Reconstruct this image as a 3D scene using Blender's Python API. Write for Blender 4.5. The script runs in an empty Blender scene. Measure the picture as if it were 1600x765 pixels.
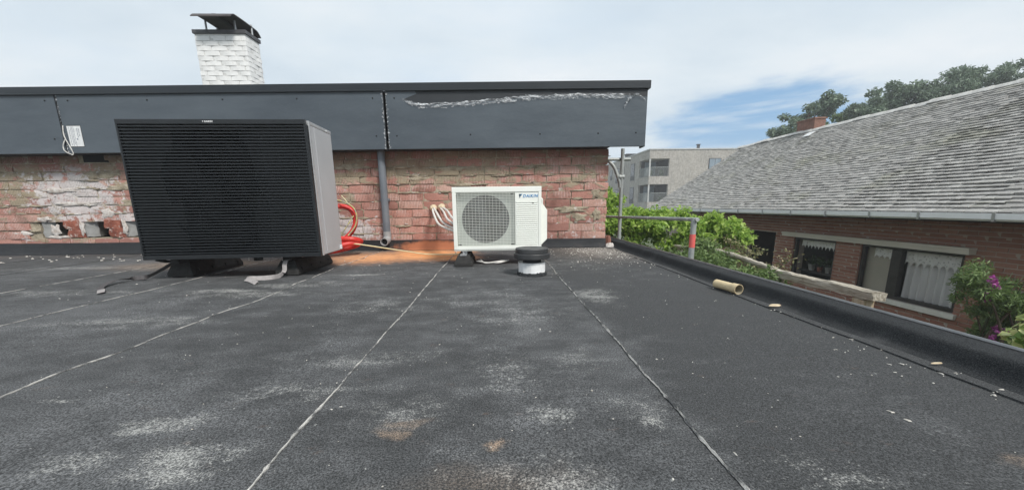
import bpy, bmesh, math, random
import numpy as np
from mathutils import Vector, Matrix
PI = math.pi
S = bpy.context.scene
C = S.collection
random.seed(7)
# ------------------------------------------------------------------ camera
cam = bpy.data.cameras.new('camera')
co = bpy.data.objects.new('camera', cam); C.objects.link(co)
cam.sensor_width = 36; cam.lens = 13.0; cam.shift_y = 0.0334
cam.clip_start = 0.02; cam.clip_end = 2000
R0, R1, R2 = ((0.999081, -0.040691, -0.013434), (0.021126, 0.194975, 0.980581), (-0.037281, -0.979964, 0.195656))
co.matrix_world = Matrix(((R0[0], R1[0], R2[0], 0), (R0[1], R1[1], R2[1], 0), (R0[2], R1[2], R2[2], 0.53), (0, 0, 0, 1)))
S.camera = co
S.view_settings.view_transform = 'Standard'; S.view_settings.look = 'None'
S.view_settings.exposure = 0.40; S.view_settings.gamma = 1.0
S.cycles.max_bounces = 6; S.cycles.transparent_max_bounces = 12
# ------------------------------------------------------------------ node helper
class N:
    def __init__(s, nt): s.nt = nt
    def n(s, t, **k):
        o = s.nt.nodes.new(t)
        for a, b in k.items(): setattr(o, a, b)
        return o
    def lk(s, v, sock):
        if v is None: return
        if isinstance(v, bpy.types.NodeSocket): s.nt.links.new(v, sock)
        elif isinstance(v, (tuple, list)):
            d = sock.default_value
            try:
                L = len(d); sock.default_value = tuple(v[:L]) if len(v) >= L else tuple(v) + (1,) * (L - len(v))
            except TypeError: sock.default_value = v[0]
        else:
            try: sock.default_value = v
            except TypeError: sock.default_value = (v, v, v, 1)[:len(sock.default_value)]
    def pos(s): return s.n('ShaderNodeNewGeometry').outputs['Position']
    def island(s): return s.n('ShaderNodeNewGeometry').outputs['Random Per Island']
    def obj(s): return s.n('ShaderNodeTexCoord').outputs['Object']
    def gen(s): return s.n('ShaderNodeTexCoord').outputs['Generated']
    def rand(s): return s.n('ShaderNodeObjectInfo').outputs['Random']
    def map(s, v, sc=(1, 1, 1), loc=(0, 0, 0), rot=(0, 0, 0)):
        o = s.n('ShaderNodeMapping'); s.lk(v, o.inputs[0]); s.lk(loc, o.inputs[1]); s.lk(rot, o.inputs[2]); s.lk(sc, o.inputs[3]); return o.outputs[0]
    def noise(s, v, sc, det=4, ro=.55, dist=0):
        o = s.n('ShaderNodeTexNoise'); s.lk(v, o.inputs['Vector']); s.lk(sc, o.inputs['Scale']); s.lk(det, o.inputs['Detail']); s.lk(ro, o.inputs['Roughness']); s.lk(dist, o.inputs['Distortion']); return o.outputs['Fac']
    def vor(s, v, sc, out='Distance', feat='F1'):
        o = s.n('ShaderNodeTexVoronoi', feature=feat); s.lk(v, o.inputs['Vector']); s.lk(sc, o.inputs['Scale']); return o.outputs[out]
    def wave(s, v, sc, dist=0, dirn='X', dsc=1):
        o = s.n('ShaderNodeTexWave', bands_direction=dirn); s.lk(v, o.inputs['Vector']); s.lk(sc, o.inputs['Scale']); s.lk(dist, o.inputs['Distortion']); s.lk(dsc, o.inputs['Detail Scale']); return o.outputs['Fac']
    def ramp(s, f, st):
        o = s.n('ShaderNodeValToRGB'); s.lk(f, o.inputs[0]); e = o.color_ramp.elements
        while len(e) < len(st): e.new(.5)
        for i, (p, c) in enumerate(st):
            e[i].position = p; e[i].color = (c, c, c, 1) if isinstance(c, (int, float)) else tuple(c[:3]) + (1,)
        return o.outputs[0]
    def step(s, f, a, b):
        o = s.n('ShaderNodeMapRange', interpolation_type='SMOOTHSTEP'); s.lk(f, o.inputs[0]); s.lk(a, o.inputs[1]); s.lk(b, o.inputs[2]); return o.outputs[0]
    def mix(s, f, a, b, mode='MIX'):
        o = s.n('ShaderNodeMix', data_type='RGBA', blend_type=mode); s.lk(f, o.inputs[0]); s.lk(a, o.inputs[6]); s.lk(b, o.inputs[7]); return o.outputs[2]
    def m(s, op, a, b=0, c=None, clamp=False):
        o = s.n('ShaderNodeMath', operation=op, use_clamp=clamp); s.lk(a, o.inputs[0]); s.lk(b, o.inputs[1])
        if c is not None: s.lk(c, o.inputs[2])
        return o.outputs[0]
    def xyz(s, v):
        o = s.n('ShaderNodeSeparateXYZ'); s.lk(v, o.inputs[0]); return o.outputs
    def vec(s, x, y, z):
        o = s.n('ShaderNodeCombineXYZ'); s.lk(x, o.inputs[0]); s.lk(y, o.inputs[1]); s.lk(z, o.inputs[2]); return o.outputs[0]
    def blob(s, v, c, r):
        q = s.map(v, (1 / r[0], 1 / r[1], 1 / r[2]), (-c[0] / r[0], -c[1] / r[1], -c[2] / r[2]))
        o = s.n('ShaderNodeVectorMath', operation='LENGTH'); s.lk(q, o.inputs[0])
        return s.step(o.outputs['Value'], 1.0, 0.0)
    def bump(s, h, st=.3, d=.01, nrm=None):
        o = s.n('ShaderNodeBump'); s.lk(h, o.inputs['Height']); s.lk(st, o.inputs['Strength']); s.lk(d, o.inputs['Distance']); s.lk(nrm, o.inputs['Normal']); return o.outputs[0]
def mat(name, fn, rough=.7, metal=0., spec=.5, trans=None, alpha=None):
    m = bpy.data.materials.new(name); m.use_nodes = True; nt = m.node_tree; nt.nodes.clear()
    k = N(nt); b = k.n('ShaderNodeBsdfPrincipled'); o = k.n('ShaderNodeOutputMaterial')
    r = fn(k) if callable(fn) else fn
    if not isinstance(r, dict): r = dict(c=r)
    k.lk(r.get('c'), b.inputs['Base Color']); k.lk(r.get('r', rough), b.inputs['Roughness']); k.lk(metal, b.inputs['Metallic'])
    k.lk(spec, b.inputs['Specular IOR Level'])
    if 'n' in r: k.lk(r['n'], b.inputs['Normal'])
    out = b.outputs[0]
    if trans:
        t = k.n('ShaderNodeBsdfTranslucent'); k.lk(r['c'], t.inputs[0]); x = k.n('ShaderNodeMixShader'); x.inputs[0].default_value = trans
        nt.links.new(out, x.inputs[1]); nt.links.new(t.outputs[0], x.inputs[2]); out = x.outputs[0]
    a = r.get('a', alpha)
    if a is not None:
        t = k.n('ShaderNodeBsdfTransparent'); x = k.n('ShaderNodeMixShader'); k.lk(a, x.inputs[0])
        nt.links.new(t.outputs[0], x.inputs[1]); nt.links.new(out, x.inputs[2]); out = x.outputs[0]
    nt.links.new(out, o.inputs[0]); return m
# ------------------------------------------------------------------ sky and sun
SUN_EL, SUN_AZ = math.radians(48), math.radians(146)     # azimuth clockwise from +Y
W = bpy.data.worlds.new('World'); S.world = W; W.use_nodes = True
wt = W.node_tree; wt.nodes.clear(); k = N(wt)
sky = k.n('ShaderNodeTexSky', sky_type='NISHITA'); sky.sun_disc = False; sky.sun_elevation = SUN_EL; sky.sun_rotation = SUN_AZ
d = k.gen(); x, y, z = k.xyz(d)
zz = k.m('ADD', k.m('MAXIMUM', z, 0), .13)
pl = k.vec(k.m('DIVIDE', x, zz), k.m('DIVIDE', y, zz), 0)
az = k.m('ARCTAN2', x, y); el = k.m('ARCSINE', z)
hv = k.vec(az, el, 0)
wob = k.noise(k.map(hv, (5, 16, 1)), 1.6, 6, .6)
hole = k.blob(hv, (.60, .165, 0), (.36, .14, 1))
hole = k.step(k.m('ADD', hole, k.m('MULTIPLY', k.m('SUBTRACT', wob, .5), .9)), .22, .75)
wisp = k.step(k.noise(k.map(hv, (3.5, 30, 1), (.3, 0, 0)), 1.3, 6, .6), .42, .72)
hole = k.m('MULTIPLY', hole, k.m('SUBTRACT', 1.0, k.m('MULTIPLY', wisp, .55)))
low = k.step(el, .03, .15); hole = k.m('MULTIPLY', hole, k.m('ADD', .35, k.m('MULTIPLY', low, .65)))
thin = k.step(k.noise(k.map(pl, (1, 1, 1), (.7, .3, 0)), .55, 5, .55), .45, .75)
cl = k.noise(k.map(pl, (.9, 1.3, 1), (4.2, 1.1, 0)), .8, 6, .55)
ccol = k.ramp(cl, [(.28, (4.8, 5.6, 6.3)), (.5, (5.8, 6.45, 6.95)), (.72, (6.9, 7.2, 7.45))])
ccol = k.mix(k.m('MULTIPLY', thin, .55), ccol, (4.7, 5.9, 7.2))
blue = k.mix(.7, sky.outputs[0], (2.1, 3.9, 6.1))
col = k.mix(hole, ccol, blue)
bg = k.n('ShaderNodeBackground'); k.lk(col, bg.inputs[0]); bg.inputs[1].default_value = .1
wo = k.n('ShaderNodeOutputWorld'); wt.links.new(bg.outputs[0], wo.inputs[0])
sl = bpy.data.lights.new('sun', 'SUN'); sl.energy = 2.7; sl.angle = math.radians(12); sl.color = (1, .96, .9)
so = bpy.data.objects.new('sun', sl); C.objects.link(so)
sd = Vector((math.sin(SUN_AZ) * math.cos(SUN_EL), math.cos(SUN_AZ) * math.cos(SUN_EL), math.sin(SUN_EL)))
so.rotation_euler = sd.to_track_quat('Z', 'Y').to_euler(); so.location = (0, -5, 20)
# ------------------------------------------------------------------ mesh helper
class MB:
    def __init__(s): s.v = []; s.f = []
    def add(s, vs, fs):
        b = len(s.v); s.v += [tuple(p) for p in vs]; s.f += [tuple(b + i for i in q) for q in fs]
    def box(s, x0, x1, y0, y1, z0, z1, M=None):
        vs = [Vector(p) for p in ((x0, y0, z0), (x1, y0, z0), (x1, y1, z0), (x0, y1, z0), (x0, y0, z1), (x1, y0, z1), (x1, y1, z1), (x0, y1, z1))]
        if M is not None: vs = [M @ p for p in vs]
        s.add(vs, [(0, 3, 2, 1), (4, 5, 6, 7), (0, 1, 5, 4), (1, 2, 6, 5), (2, 3, 7, 6), (3, 0, 4, 7)]); return s
    def prism(s, poly, a, b, axis='y'):
        f = {'y': lambda p, t: (p[0], t, p[1]), 'x': lambda p, t: (t, p[0], p[1]), 'z': lambda p, t: (p[0], p[1], t)}[axis]
        n = len(poly); s.add([f(p, a) for p in poly] + [f(p, b) for p in poly],
              [tuple(range(n)), tuple(reversed(range(n, 2 * n)))] + [(i, n + i, n + (i + 1) % n, (i + 1) % n) for i in range(n)]); return s
    def tube(s, path, r, n=10, caps=True, flat=None):
        P = [Vector(p) for p in path]; m = len(P); up = Vector((0, 0, 1)); vs = []; prev = None
        for i, p in enumerate(P):
            t = (P[min(i + 1, m - 1)] - P[max(i - 1, 0)]).normalized()
            if prev is None:
                a = t.cross(up)
                if a.length < .05: a = t.cross(Vector((1, 0, 0)))
            else: a = prev - t * prev.dot(t)
            a.normalize(); b = a.cross(t); prev = a
            rr = r[i] if isinstance(r, (list, tuple)) else r
            for j in range(n):
                th = 2 * PI * j / n; vs.append(p + a * (math.cos(th) * rr) + b * (math.sin(th) * rr))
        fs = [(i * n + j, i * n + (j + 1) % n, (i + 1) * n + (j + 1) % n, (i + 1) * n + j) for i in range(m - 1) for j in range(n)]
        if caps: fs += [tuple(reversed(range(n))), tuple(range((m - 1) * n, m * n))]
        s.add(vs, fs); return s
    def lathe(s, prof, c=(0, 0, 0), n=24, close=True):
        vs = [(c[0] + r * math.cos(2 * PI * j / n), c[1] + r * math.sin(2 * PI * j / n), c[2] + z) for r, z in prof for j in range(n)]
        m = len(prof); fs = [(i * n + j, i * n + (j + 1) % n, (i + 1) * n + (j + 1) % n, (i + 1) * n + j) for i in range(m - 1) for j in range(n)]
        if close: fs += [tuple(reversed(range(n))), tuple(range((m - 1) * n, m * n))]
        s.add(vs, fs); return s
    def grid(s, fn, nu, nv):
        vs = [fn(i / nu, j / nv) for j in range(nv + 1) for i in range(nu + 1)]
        s.add(vs, [(j * (nu + 1) + i, j * (nu + 1) + i + 1, (j + 1) * (nu + 1) + i + 1, (j + 1) * (nu + 1) + i) for j in range(nv) for i in range(nu)]); return s
    def ribbon(s, path, w, th, side=None, twist=0):
        P = [Vector(p) for p in path]; m = len(P); vs = []
        for i, p in enumerate(P):
            t = (P[min(i + 1, m - 1)] - P[max(i - 1, 0)]).normalized()
            sd_ = Vector(side[i] if isinstance(side, list) else side) if side is not None else t.cross(Vector((0, 0, 1)))
            sd_ = (sd_ - t * sd_.dot(t)).normalized(); nn = sd_.cross(t)
            ww = w[i] if isinstance(w, (list, tuple)) else w
            for a, b in ((-1, -1), (1, -1), (1, 1), (-1, 1)): vs.append(p + sd_ * (a * ww / 2) + nn * (b * th / 2))
        fs = [(i * 4 + j, i * 4 + (j + 1) % 4, i * 4 + 4 + (j + 1) % 4, i * 4 + 4 + j) for i in range(m - 1) for j in range(4)] + [(3, 2, 1, 0), tuple(range(4 * m - 4, 4 * m))]
        s.add(vs, fs); return s
    def mesh(s, name, material, bevel=0, smooth=False, seg=2):
        me = bpy.data.meshes.new(name); me.from_pydata(s.v, [], s.f)
        b = bmesh.new(); b.from_mesh(me); bmesh.ops.recalc_face_normals(b, faces=b.faces)
        if bevel:
            ed = [e for e in b.edges if len(e.link_faces) == 2 and e.calc_face_angle(0) > .5]
            bmesh.ops.bevel(b, geom=ed, offset=bevel, segments=seg, affect='EDGES', profile=.6, clamp_overlap=True)
        b.to_mesh(me); b.free(); me.materials.append(material)
        if smooth:
            me.polygons.foreach_set('use_smooth', [True] * len(me.polygons))
            if smooth is not True: me.set_sharp_from_angle(angle=math.radians(smooth))
        me.update(); return me
    def build(s, name, material, parent=None, bevel=0, smooth=False, seg=2):
        return link(name, s.mesh(name, material, bevel, smooth, seg), parent)
def link(name, me, parent=None, loc=(0, 0, 0), rot=(0, 0, 0)):
    o = bpy.data.objects.new(name, me); C.objects.link(o); o.location = loc; o.rotation_euler = rot
    if parent is not None: o.parent = parent
    return o
def tag(o, label, cat, group=None):
    o['label'] = label; o['category'] = cat
    if group: o['group'] = group
    return o
def thing(name, label, cat, loc=(0, 0, 0), rz=0, group=None):
    o = bpy.data.objects.new(name, None); C.objects.link(o); o.location = loc; o.rotation_euler = (0, 0, rz); o.empty_display_size = .1
    return tag(o, label, cat, group)
def struct(o): o['kind'] = 'structure'; return o
def stuff(o): o['kind'] = 'stuff'; return o
def smooth_path(pts, n=8):
    P = [Vector(p) for p in pts]; out = []
    for i in range(len(P) - 1):
        a, b, c, d_ = P[max(i - 1, 0)], P[i], P[i + 1], P[min(i + 2, len(P) - 1)]
        for j in range(n):
            t = j / n; out.append(.5 * ((2 * b) + (c - a) * t + (2 * a - 5 * b + 4 * c - d_) * t * t + (3 * b - a - 3 * c + d_) * t ** 3))
    return out + [P[-1]]
rnd = random.uniform
def hn(a, b=0.):                                    # smooth 1-d wobble
    return math.sin(a * 1.7 + b) * .5 + math.sin(a * 4.3 + b * 2.1) * .3 + math.sin(a * 9.1 + b * .7) * .2
# ------------------------------------------------------------------ materials
def f_roof(k):
    p = k.pos(); x, y, z = k.xyz(p)
    g = k.noise(p, 330, 3, .7); g2 = k.vor(p, 420); big = k.noise(k.map(p, (1, .8, 1)), 1.1, 5, .6); mid = k.noise(k.map(p, (1, 1.7, 1)), 5.5, 6, .65)
    fl = k.noise(k.map(p, (1, 1.5, 1)), 48, 6, .75)
    base = k.ramp(g, [(.34, .008), (.5, .075), (.66, .26)]); g3 = k.noise(p, 235, 3, .65); base = k.mix(.55, base, k.ramp(g3, [(.38, .012), (.5, .062), (.62, .21)])); base = k.mix(1.0, base, (.515, .535, .55), 'MULTIPLY')
    base = k.mix(k.m('MULTIPLY', k.step(g2, .42, .08), .55), base, (.19, .195, .205))
    clean = k.step(x, .38, .62)
    dust = k.m('ADD', k.m('MULTIPLY', big, .62), k.m('MULTIPLY', mid, .5))
    dust = k.step(k.m('SUBTRACT', dust, k.m('MULTIPLY', clean, .12)), .44, .72)
    base = k.mix(k.m('MULTIPLY', dust, k.m('ADD', .06, k.m('MULTIPLY', k.step(g3, .40, .62), .48))), base, (.27, .275, .285))
    nv = k.n('ShaderNodeTexNoise'); k.lk(p, nv.inputs['Vector']); nv.inputs['Scale'].default_value = 7.5; nv.inputs['Detail'].default_value = 5; nv.inputs['Roughness'].default_value = .65
    ds = k.n('ShaderNodeVectorMath', operation='MULTIPLY_ADD'); k.lk(nv.outputs['Color'], ds.inputs[0]); ds.inputs[1].default_value = (.22, .16, 0); ds.inputs[2].default_value = (-.11, -.08, 0)
    pd_ = k.n('ShaderNodeVectorMath', operation='ADD'); k.lk(p, pd_.inputs[0]); k.lk(ds.outputs[0], pd_.inputs[1]); pd = pd_.outputs[0]
    sp = None
    for cx_, cy_, rx, ry, a in ((-.72, .745, .16, .06, 1), (-.87, .875, .14, .04, .9), (-1.25, 1.0, .07, .02, 1), (-.92, .74, .10, .05, .8), (-.24, .893, .2, .1, .5), (.13, 1.77, .3, .35, .5), (.02, 1.12, .16, .18, .55), (.377, .82, .035, .035, 1), (.13, .85, .06, .05, .8), (-.6, 1.03, .28, .06, .7), (-.68, .69, .14, .05, .9), (-1.39, 2.6, .45, .12, .75), (-1.55, 2.33, .5, .1, .8), (-1.81, 1.78, .5, .1, .7), (.57, 2.1, .16, .22, .85), (.28, 1.21, .12, .14, .55), (-1.8, 2.45, .4, .07, .9), (-1.11, 2.95, .25, .06, 1), (-.03, 2.03, .35, .3, .5), (-4.0, 3.6, 1.0, .12, .7), (.36, .87, .16, .1, .5), (.62, .6, .14, .06, .6), (-2.9, 2.5, .8, .12, .6), (-.45, 1.25, .3, .08, .6), (.75, 3.4, .5, .6, .5), (1.15, 4.3, .5, .9, .85), (.1, .63, .2, .08, .6), (-.6, 2.0, .35, .2, .5)):
        b_ = k.m('MULTIPLY', k.blob(pd, (cx_, cy_, 0), (rx * 1.5, ry * 1.6, 1)), a); sp = b_ if sp is None else k.m('MAXIMUM', sp, b_)
    fl2 = k.noise(k.map(p, (1, 1.2, 1)), 190, 4, .75); fl = k.m('ADD', k.m('MULTIPLY', fl, .45), k.m('MULTIPLY', fl2, .55)); q = k.step(k.m('ADD', fl, k.m('ADD', k.m('MULTIPLY', sp, .20), k.m('MULTIPLY', k.m('SUBTRACT', mid, .5), .34))), .585, .74)
    base = k.mix(k.m('MULTIPLY', q, k.m('ADD', .12, k.m('MULTIPLY', k.step(g3, .40, .56), .58))), base, (.56, .56, .53))
    gr = k.step(k.noise(p, 62, 2, .5), .735, .79)
    base = k.mix(k.m('MULTIPLY', gr, k.m('SUBTRACT', .8, k.m('MULTIPLY', clean, .35))), base, (.45, .45, .43))
    # brick dust swept out from the cut wall
    oz = k.noise(k.map(p, (1, 2, 1)), 9, 6, .7)
    o1 = k.m('MAXIMUM', k.blob(p, (-.82, 4.2, 0), (.9, .95, 1)), k.m('MULTIPLY', k.blob(p, (-1.3, 4.0, 0), (1.0, .9, 1)), .8))
    o1 = k.m('MAXIMUM', o1, k.m('MULTIPLY', k.blob(p, (-.45, 3.85, 0), (.5, .45, 1)), .8))
    o1 = k.step(k.m('ADD', o1, k.m('MULTIPLY', k.m('SUBTRACT', oz, .5), 1.1)), .12, .95)
    base = k.mix(k.m('MULTIPLY', o1, .95), base, k.mix(oz, (.80, .30, .10), (.86, .46, .22)))
    t1 = None
    for cx_, cy_, rx, ry, a in ((-2.85, 3.7, .8, .3, 1.0), (-1.6, 4.2, .5, .5, .6), (-.035, .75, .028, .018, .95), (-.25, .80, .04, .022, .6), (-.24, .84, .05, .02, .5), (1.07, .64, .05, .03, .4), (-.03, .62, .2, .06, .22), (1.1, 4.2, .5, .8, .35)):
        b_ = k.m('MULTIPLY', k.blob(pd, (cx_, cy_, 0), (rx * 1.5, ry * 1.5, 1)), a); t1 = b_ if t1 is None else k.m('MAXIMUM', t1, b_)
    t1 = k.m('MULTIPLY', t1, k.step(k.m('ADD', fl, k.m('ADD', k.m('MULTIPLY', g3, .8), k.m('MULTIPLY', oz, .3))), .6, 1.45))
    t1 = k.m('MULTIPLY', t1, k.m('ADD', .25, k.m('MULTIPLY', k.step(g3, .38, .60), .75))); base = k.mix(t1, base, (.58, .41, .28))
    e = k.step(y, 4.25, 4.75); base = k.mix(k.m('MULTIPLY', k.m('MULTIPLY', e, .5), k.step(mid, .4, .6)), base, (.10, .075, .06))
    return dict(c=base, n=k.bump(g, .7, .004, k.bump(g3, .4, .006, k.bump(mid, .25, .02))), r=k.m('ADD', .78, k.m('MULTIPLY', g, .2)))
M_roof = mat('bitumen_roof', f_roof, spec=.35)
def f_kerb(k):
    p = k.pos(); g = k.noise(p, 330, 3, .7); mid = k.noise(p, 4, 6, .6)
    c = k.ramp(g, [(.3, (.009, .010, .011)), (.5, (.028, .030, .032)), (.75, (.085, .09, .094))])
    c = k.mix(k.m('MULTIPLY', k.step(mid, .5, .8), .3), c, (.2, .2, .2))
    return dict(c=c, n=k.bump(g, .5, .004, k.bump(mid, .4, .03)))
M_kerb = mat('kerb_bitumen', f_kerb, .95, spec=.12)
def f_bead(k):
    p = k.pos(); a = k.noise(k.map(p, (1, .35, 1)), 30, 5, .7); g = k.noise(p, 260, 2, .7)
    return dict(c=k.mix(k.step(a, .40, .56), k.ramp(g, [(.3, .03), (.7, .16)]), k.ramp(g, [(.3, (.36, .345, .32)), (.7, (.62, .60, .56))])), n=k.bump(g, .5, .003))
M_bead = mat('seam_bead', f_bead, .8)
M_bead2 = mat('seam_dark', lambda k: k.ramp(k.noise(k.pos(), 40, 4), [(.35, .008), (.7, .05)]), .6)
M_upst = mat('upstand_membrane', lambda k: dict(c=k.mix(k.m('MULTIPLY', k.step(k.m('ADD', k.blob(k.pos(), (-.8, 4.65, .03), (.8, 1, .16)), k.noise(k.pos(), 9, 5, .7)), .75, 1.2), .8), k.mix(k.m('MULTIPLY', k.step(k.noise(k.pos(), 6, 6, .7), .55, .8), .6), k.ramp(k.noise(k.pos(), 3, 5), [(.3, (.014, .015, .017)), (.7, (.024, .025, .028))]), (.10, .08, .07)), (.5, .18, .08)), n=k.bump(k.noise(k.pos(), 9, 3), .3, .02)), .5)
def f_brick(k):
    p = k.pos(); o = k.obj(); r = k.rand(); x, y, z = k.xyz(p)
    n1 = k.noise(p, 14, 6, .65); n2 = k.noise(p, 60, 5, .7)
    c = k.ramp(r, [(0, (.22, .105, .09)), (.2, (.40, .19, .155)), (.45, (.52, .29, .245)), (.7, (.46, .23, .19)), (.85, (.30, .135, .11)), (1, (.60, .41, .34))])
    c = k.mix(k.m('MULTIPLY', n1, .5), c, (.54, .30, .24)); c = k.mix(k.m('MULTIPLY', k.step(n2, .45, .75), .5), c, (.19, .085, .065))
    ox = k.xyz(o)[0]
    gv = k.wave(k.map(k.vec(ox, 0, 0), (1, 1, 1)), 17, 0, 'X')
    gm = k.m('MULTIPLY', k.step(r, .25, .4), k.step(k.noise(p, 5, 3), .36, .5))
    c = k.mix(k.m('MULTIPLY', k.m('MULTIPLY', k.step(gv, .55, .9), gm), k.step(k.noise(p, 11, 3), .42, .6)), c, (.66, .48, .43))
    left = k.step(x, -3.6, -5.2)
    # olive mortar smears
    sm = k.noise(k.map(p, (1, 1, 2.1)), 3.6, 7, .62, .4)
    up = k.m('MULTIPLY', k.step(z, .55, .85), .10)
    mb = k.m('MAXIMUM', k.blob(p, (-1.3, 4.65, 1.02), (2.2, 2, .30)), k.m('MULTIPLY', k.blob(p, (.72, 4.6, .42), (.6, 2, .16)), .9))
    sm = k.step(k.m('ADD', k.m('ADD', sm, up), k.m('ADD', k.m('MULTIPLY', left, .06), k.m('MULTIPLY', mb, .10))), .60, .69)
    c = k.mix(k.m('MULTIPLY', sm, .9), c, k.mix(n2, (.25, .215, .145), (.46, .40, .29)))
    # white lime bloom
    wb = k.m('MAXIMUM', k.blob(p, (-5.1, 4.8, .72), (1.0, 3, .6)), k.m('MULTIPLY', k.blob(p, (-1.9, 4.7, .3), (.75, 3, .3)), .9))
    wb = k.m('MAXIMUM', wb, k.m('MULTIPLY', k.blob(p, (-4.6, 4.8, .4), (.35, 3, .28)), .8))
    wn = k.noise(k.map(p, (1, 1, 1.3)), 9, 7, .7, .3)
    w_ = k.step(k.m('ADD', wn, k.m('ADD', k.m('MULTIPLY', wb, .30), k.m('MULTIPLY', k.step(z, .5, .15), .05))), .60, .72)
    c = k.mix(k.m('MULTIPLY', w_, .9), c, k.mix(n2, (.52, .47, .46), (.74, .71, .70)))
    dk = k.m('MAXIMUM', k.step(k.noise(p, 2.3, 4), .56, .72), k.m('MULTIPLY', k.step(k.m('ADD', z, k.m('MULTIPLY', n1, .15)), 1.02, 1.2), .9)); c = k.mix(k.m('MULTIPLY', dk, .55), c, (.17, .085, .065))  # random dark patches; shade and dirt under the fascia painted onto top rows
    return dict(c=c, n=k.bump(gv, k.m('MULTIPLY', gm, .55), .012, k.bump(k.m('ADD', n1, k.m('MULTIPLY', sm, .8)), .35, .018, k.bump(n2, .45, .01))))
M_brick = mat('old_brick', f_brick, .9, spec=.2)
def f_mort(k):
    p = k.pos(); n1 = k.noise(p, 12, 7, .65); n2 = k.noise(p, 70, 5, .7); x = k.xyz(p)[0]
    c = k.ramp(n1, [(.25, (.16, .13, .095)), (.5, (.36, .31, .23)), (.7, (.50, .44, .34))])
    c = k.mix(k.step(k.m('ADD', k.noise(p, 5, 6, .7), k.m('MULTIPLY', k.blob(p, (-5.05, 4.8, .65), (.9, 3, .55)), .18)), .6, .7), c, (.62, .59, .56))
    c = k.mix(k.m('MULTIPLY', k.step(n2, .5, .75), .4), c, (.10, .07, .05))
    return dict(c=c, n=k.bump(n1, .8, .03, k.bump(n2, .5, .01)))
M_mort = mat('rough_mortar', f_mort, .95, spec=.15)
def noisy(a, b, sc=8, rough=.6, metal=0, spec=.5, bump=.0, bsc=None, name='m', det=5, **kw):
    def f(k):
        n_ = k.noise(k.obj(), sc, det, .6); r = dict(c=k.ramp(n_, [(.3, a), (.7, b)]))
        if bump: r['n'] = k.bump(k.noise(k.obj(), bsc or sc * 4, 5, .65), bump, .01)
        return r
    return mat(name, f, rough, metal, spec, **kw)
M_lime = noisy((.36, .30, .26), (.74, .71, .68), 22, .95, bump=.7, name='lime_mortar', spec=.2)
M_grout = noisy((.20, .20, .195), (.36, .36, .35), 9, .95, bump=.6, name='grey_render', spec=.2)
M_terra = mat('terracotta', lambda k: dict(c=k.mix(k.step(k.noise(k.pos(), 16, 6, .7), .52, .66), k.ramp(k.noise(k.pos(), 13, 5), [(.3, (.16, .055, .04)), (.7, (.34, .125, .085))]), (.58, .5, .45)), n=k.bump(k.noise(k.pos(), 30, 5), .6, .02)), .9, spec=.2)
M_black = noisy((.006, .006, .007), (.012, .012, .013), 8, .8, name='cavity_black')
def f_film(k):
    p = k.obj(); n = k.noise(k.map(p, (.6, 1, 1.6)), 2.2, 5, .6); s = k.noise(k.map(p, (9, 1, 45)), 3, 3, .6); f = k.noise(k.map(p, (3, 1, 3)), 2.2, 5, .7)
    c = k.ramp(n, [(.25, (.056, .070, .086)), (.75, (.092, .111, .129))])
    c = k.mix(k.m('MULTIPLY', k.step(s, .60, .75), .18), c, (.22, .24, .26)); c = k.mix(k.m('MULTIPLY', k.step(f, .70, .80), .35), c, (.25, .27, .29))
    return dict(c=c, n=k.bump(n, .14, .05), r=k.m('ADD', .34, k.m('MULTIPLY', s, .2)))
M_film = mat('panel_film', f_film, spec=.45)
M_panel = noisy((.020, .023, .027), (.028, .032, .037), 4, .5, name='anthracite_panel')
M_cope = noisy((.012, .016, .020), (.017, .022, .027), 3, .42, name='coping_metal')
M_crink = mat('torn_film', lambda k: dict(c=k.ramp(k.noise(k.map(k.obj(), (1, 1, 4)), 40, 5, .7), [(.35, (.36, .39, .42)), (.6, (.80, .82, .84))]), a=k.step(k.noise(k.map(k.obj(), (.45, 1, 2.2)), 20, 5, .75), .38, .70)), .3)
M_white = noisy((.62, .63, .63), (.76, .77, .77), 30, .6, name='sticker_white')
M_print = noisy((.2, .22, .26), (.3, .32, .36), 30, .6, name='print_grey')
def f_wbrick(k):
    p = k.pos(); n = k.noise(p, 8, 6, .65); n2 = k.noise(k.map(p, (1, 1, .4)), 16, 5, .7)
    c = k.ramp(n, [(.3, (.72, .72, .71)), (.6, (.84, .84, .83))]); c = k.mix(k.m('MULTIPLY', k.step(n2, .58, .75), .5), c, (.52, .50, .47))
    return dict(c=c, n=k.bump(n2, .4, .015))
M_wbrick = mat('white_painted_brick', f_wbrick, .8, spec=.3)
M_wmort = noisy((.52, .52, .51), (.70, .70, .69), 14, .9, bump=.4, name='white_painted_joint')
M_cowl = noisy((.055, .045, .045), (.10, .085, .08), 6, .5, .3, name='cowl_metal', bump=.1)
M_band = noisy((.045, .045, .05), (.085, .085, .09), 12, .6, name='chimney_band', bump=.3)
M_zinc = noisy((.36, .37, .38), (.52, .53, .54), 14, .45, .6, name='galvanised')
M_anth = noisy((.009, .011, .0125), (.015, .017, .020), 12, .38, name='anthracite_plastic', spec=.5)
M_back = noisy((.009, .0105, .012), (.012, .014, .016), 12, .5, name='front_backing')
M_slat = noisy((.017, .020, .023), (.022, .026, .030), 12, .24, name='slat_plastic', spec=.6)
M_inner = noisy((.0015, .0015, .0017), (.0025, .0025, .003), 8, .7, name='fan_chamber', spec=.2)
M_fanb = noisy((.0025, .0027, .003), (.004, .0045, .005), 8, .7, name='fan_blade', spec=.25)
M_silver = mat('silver_paint', lambda k: dict(c=k.ramp(k.noise(k.obj(), 3, 4), [(.3, (.50, .51, .525)), (.7, (.56, .57, .585))]), r=k.m('ADD', .42, k.m('MULTIPLY', k.noise(k.obj(), 20, 4), .15))), metal=.3)
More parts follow.
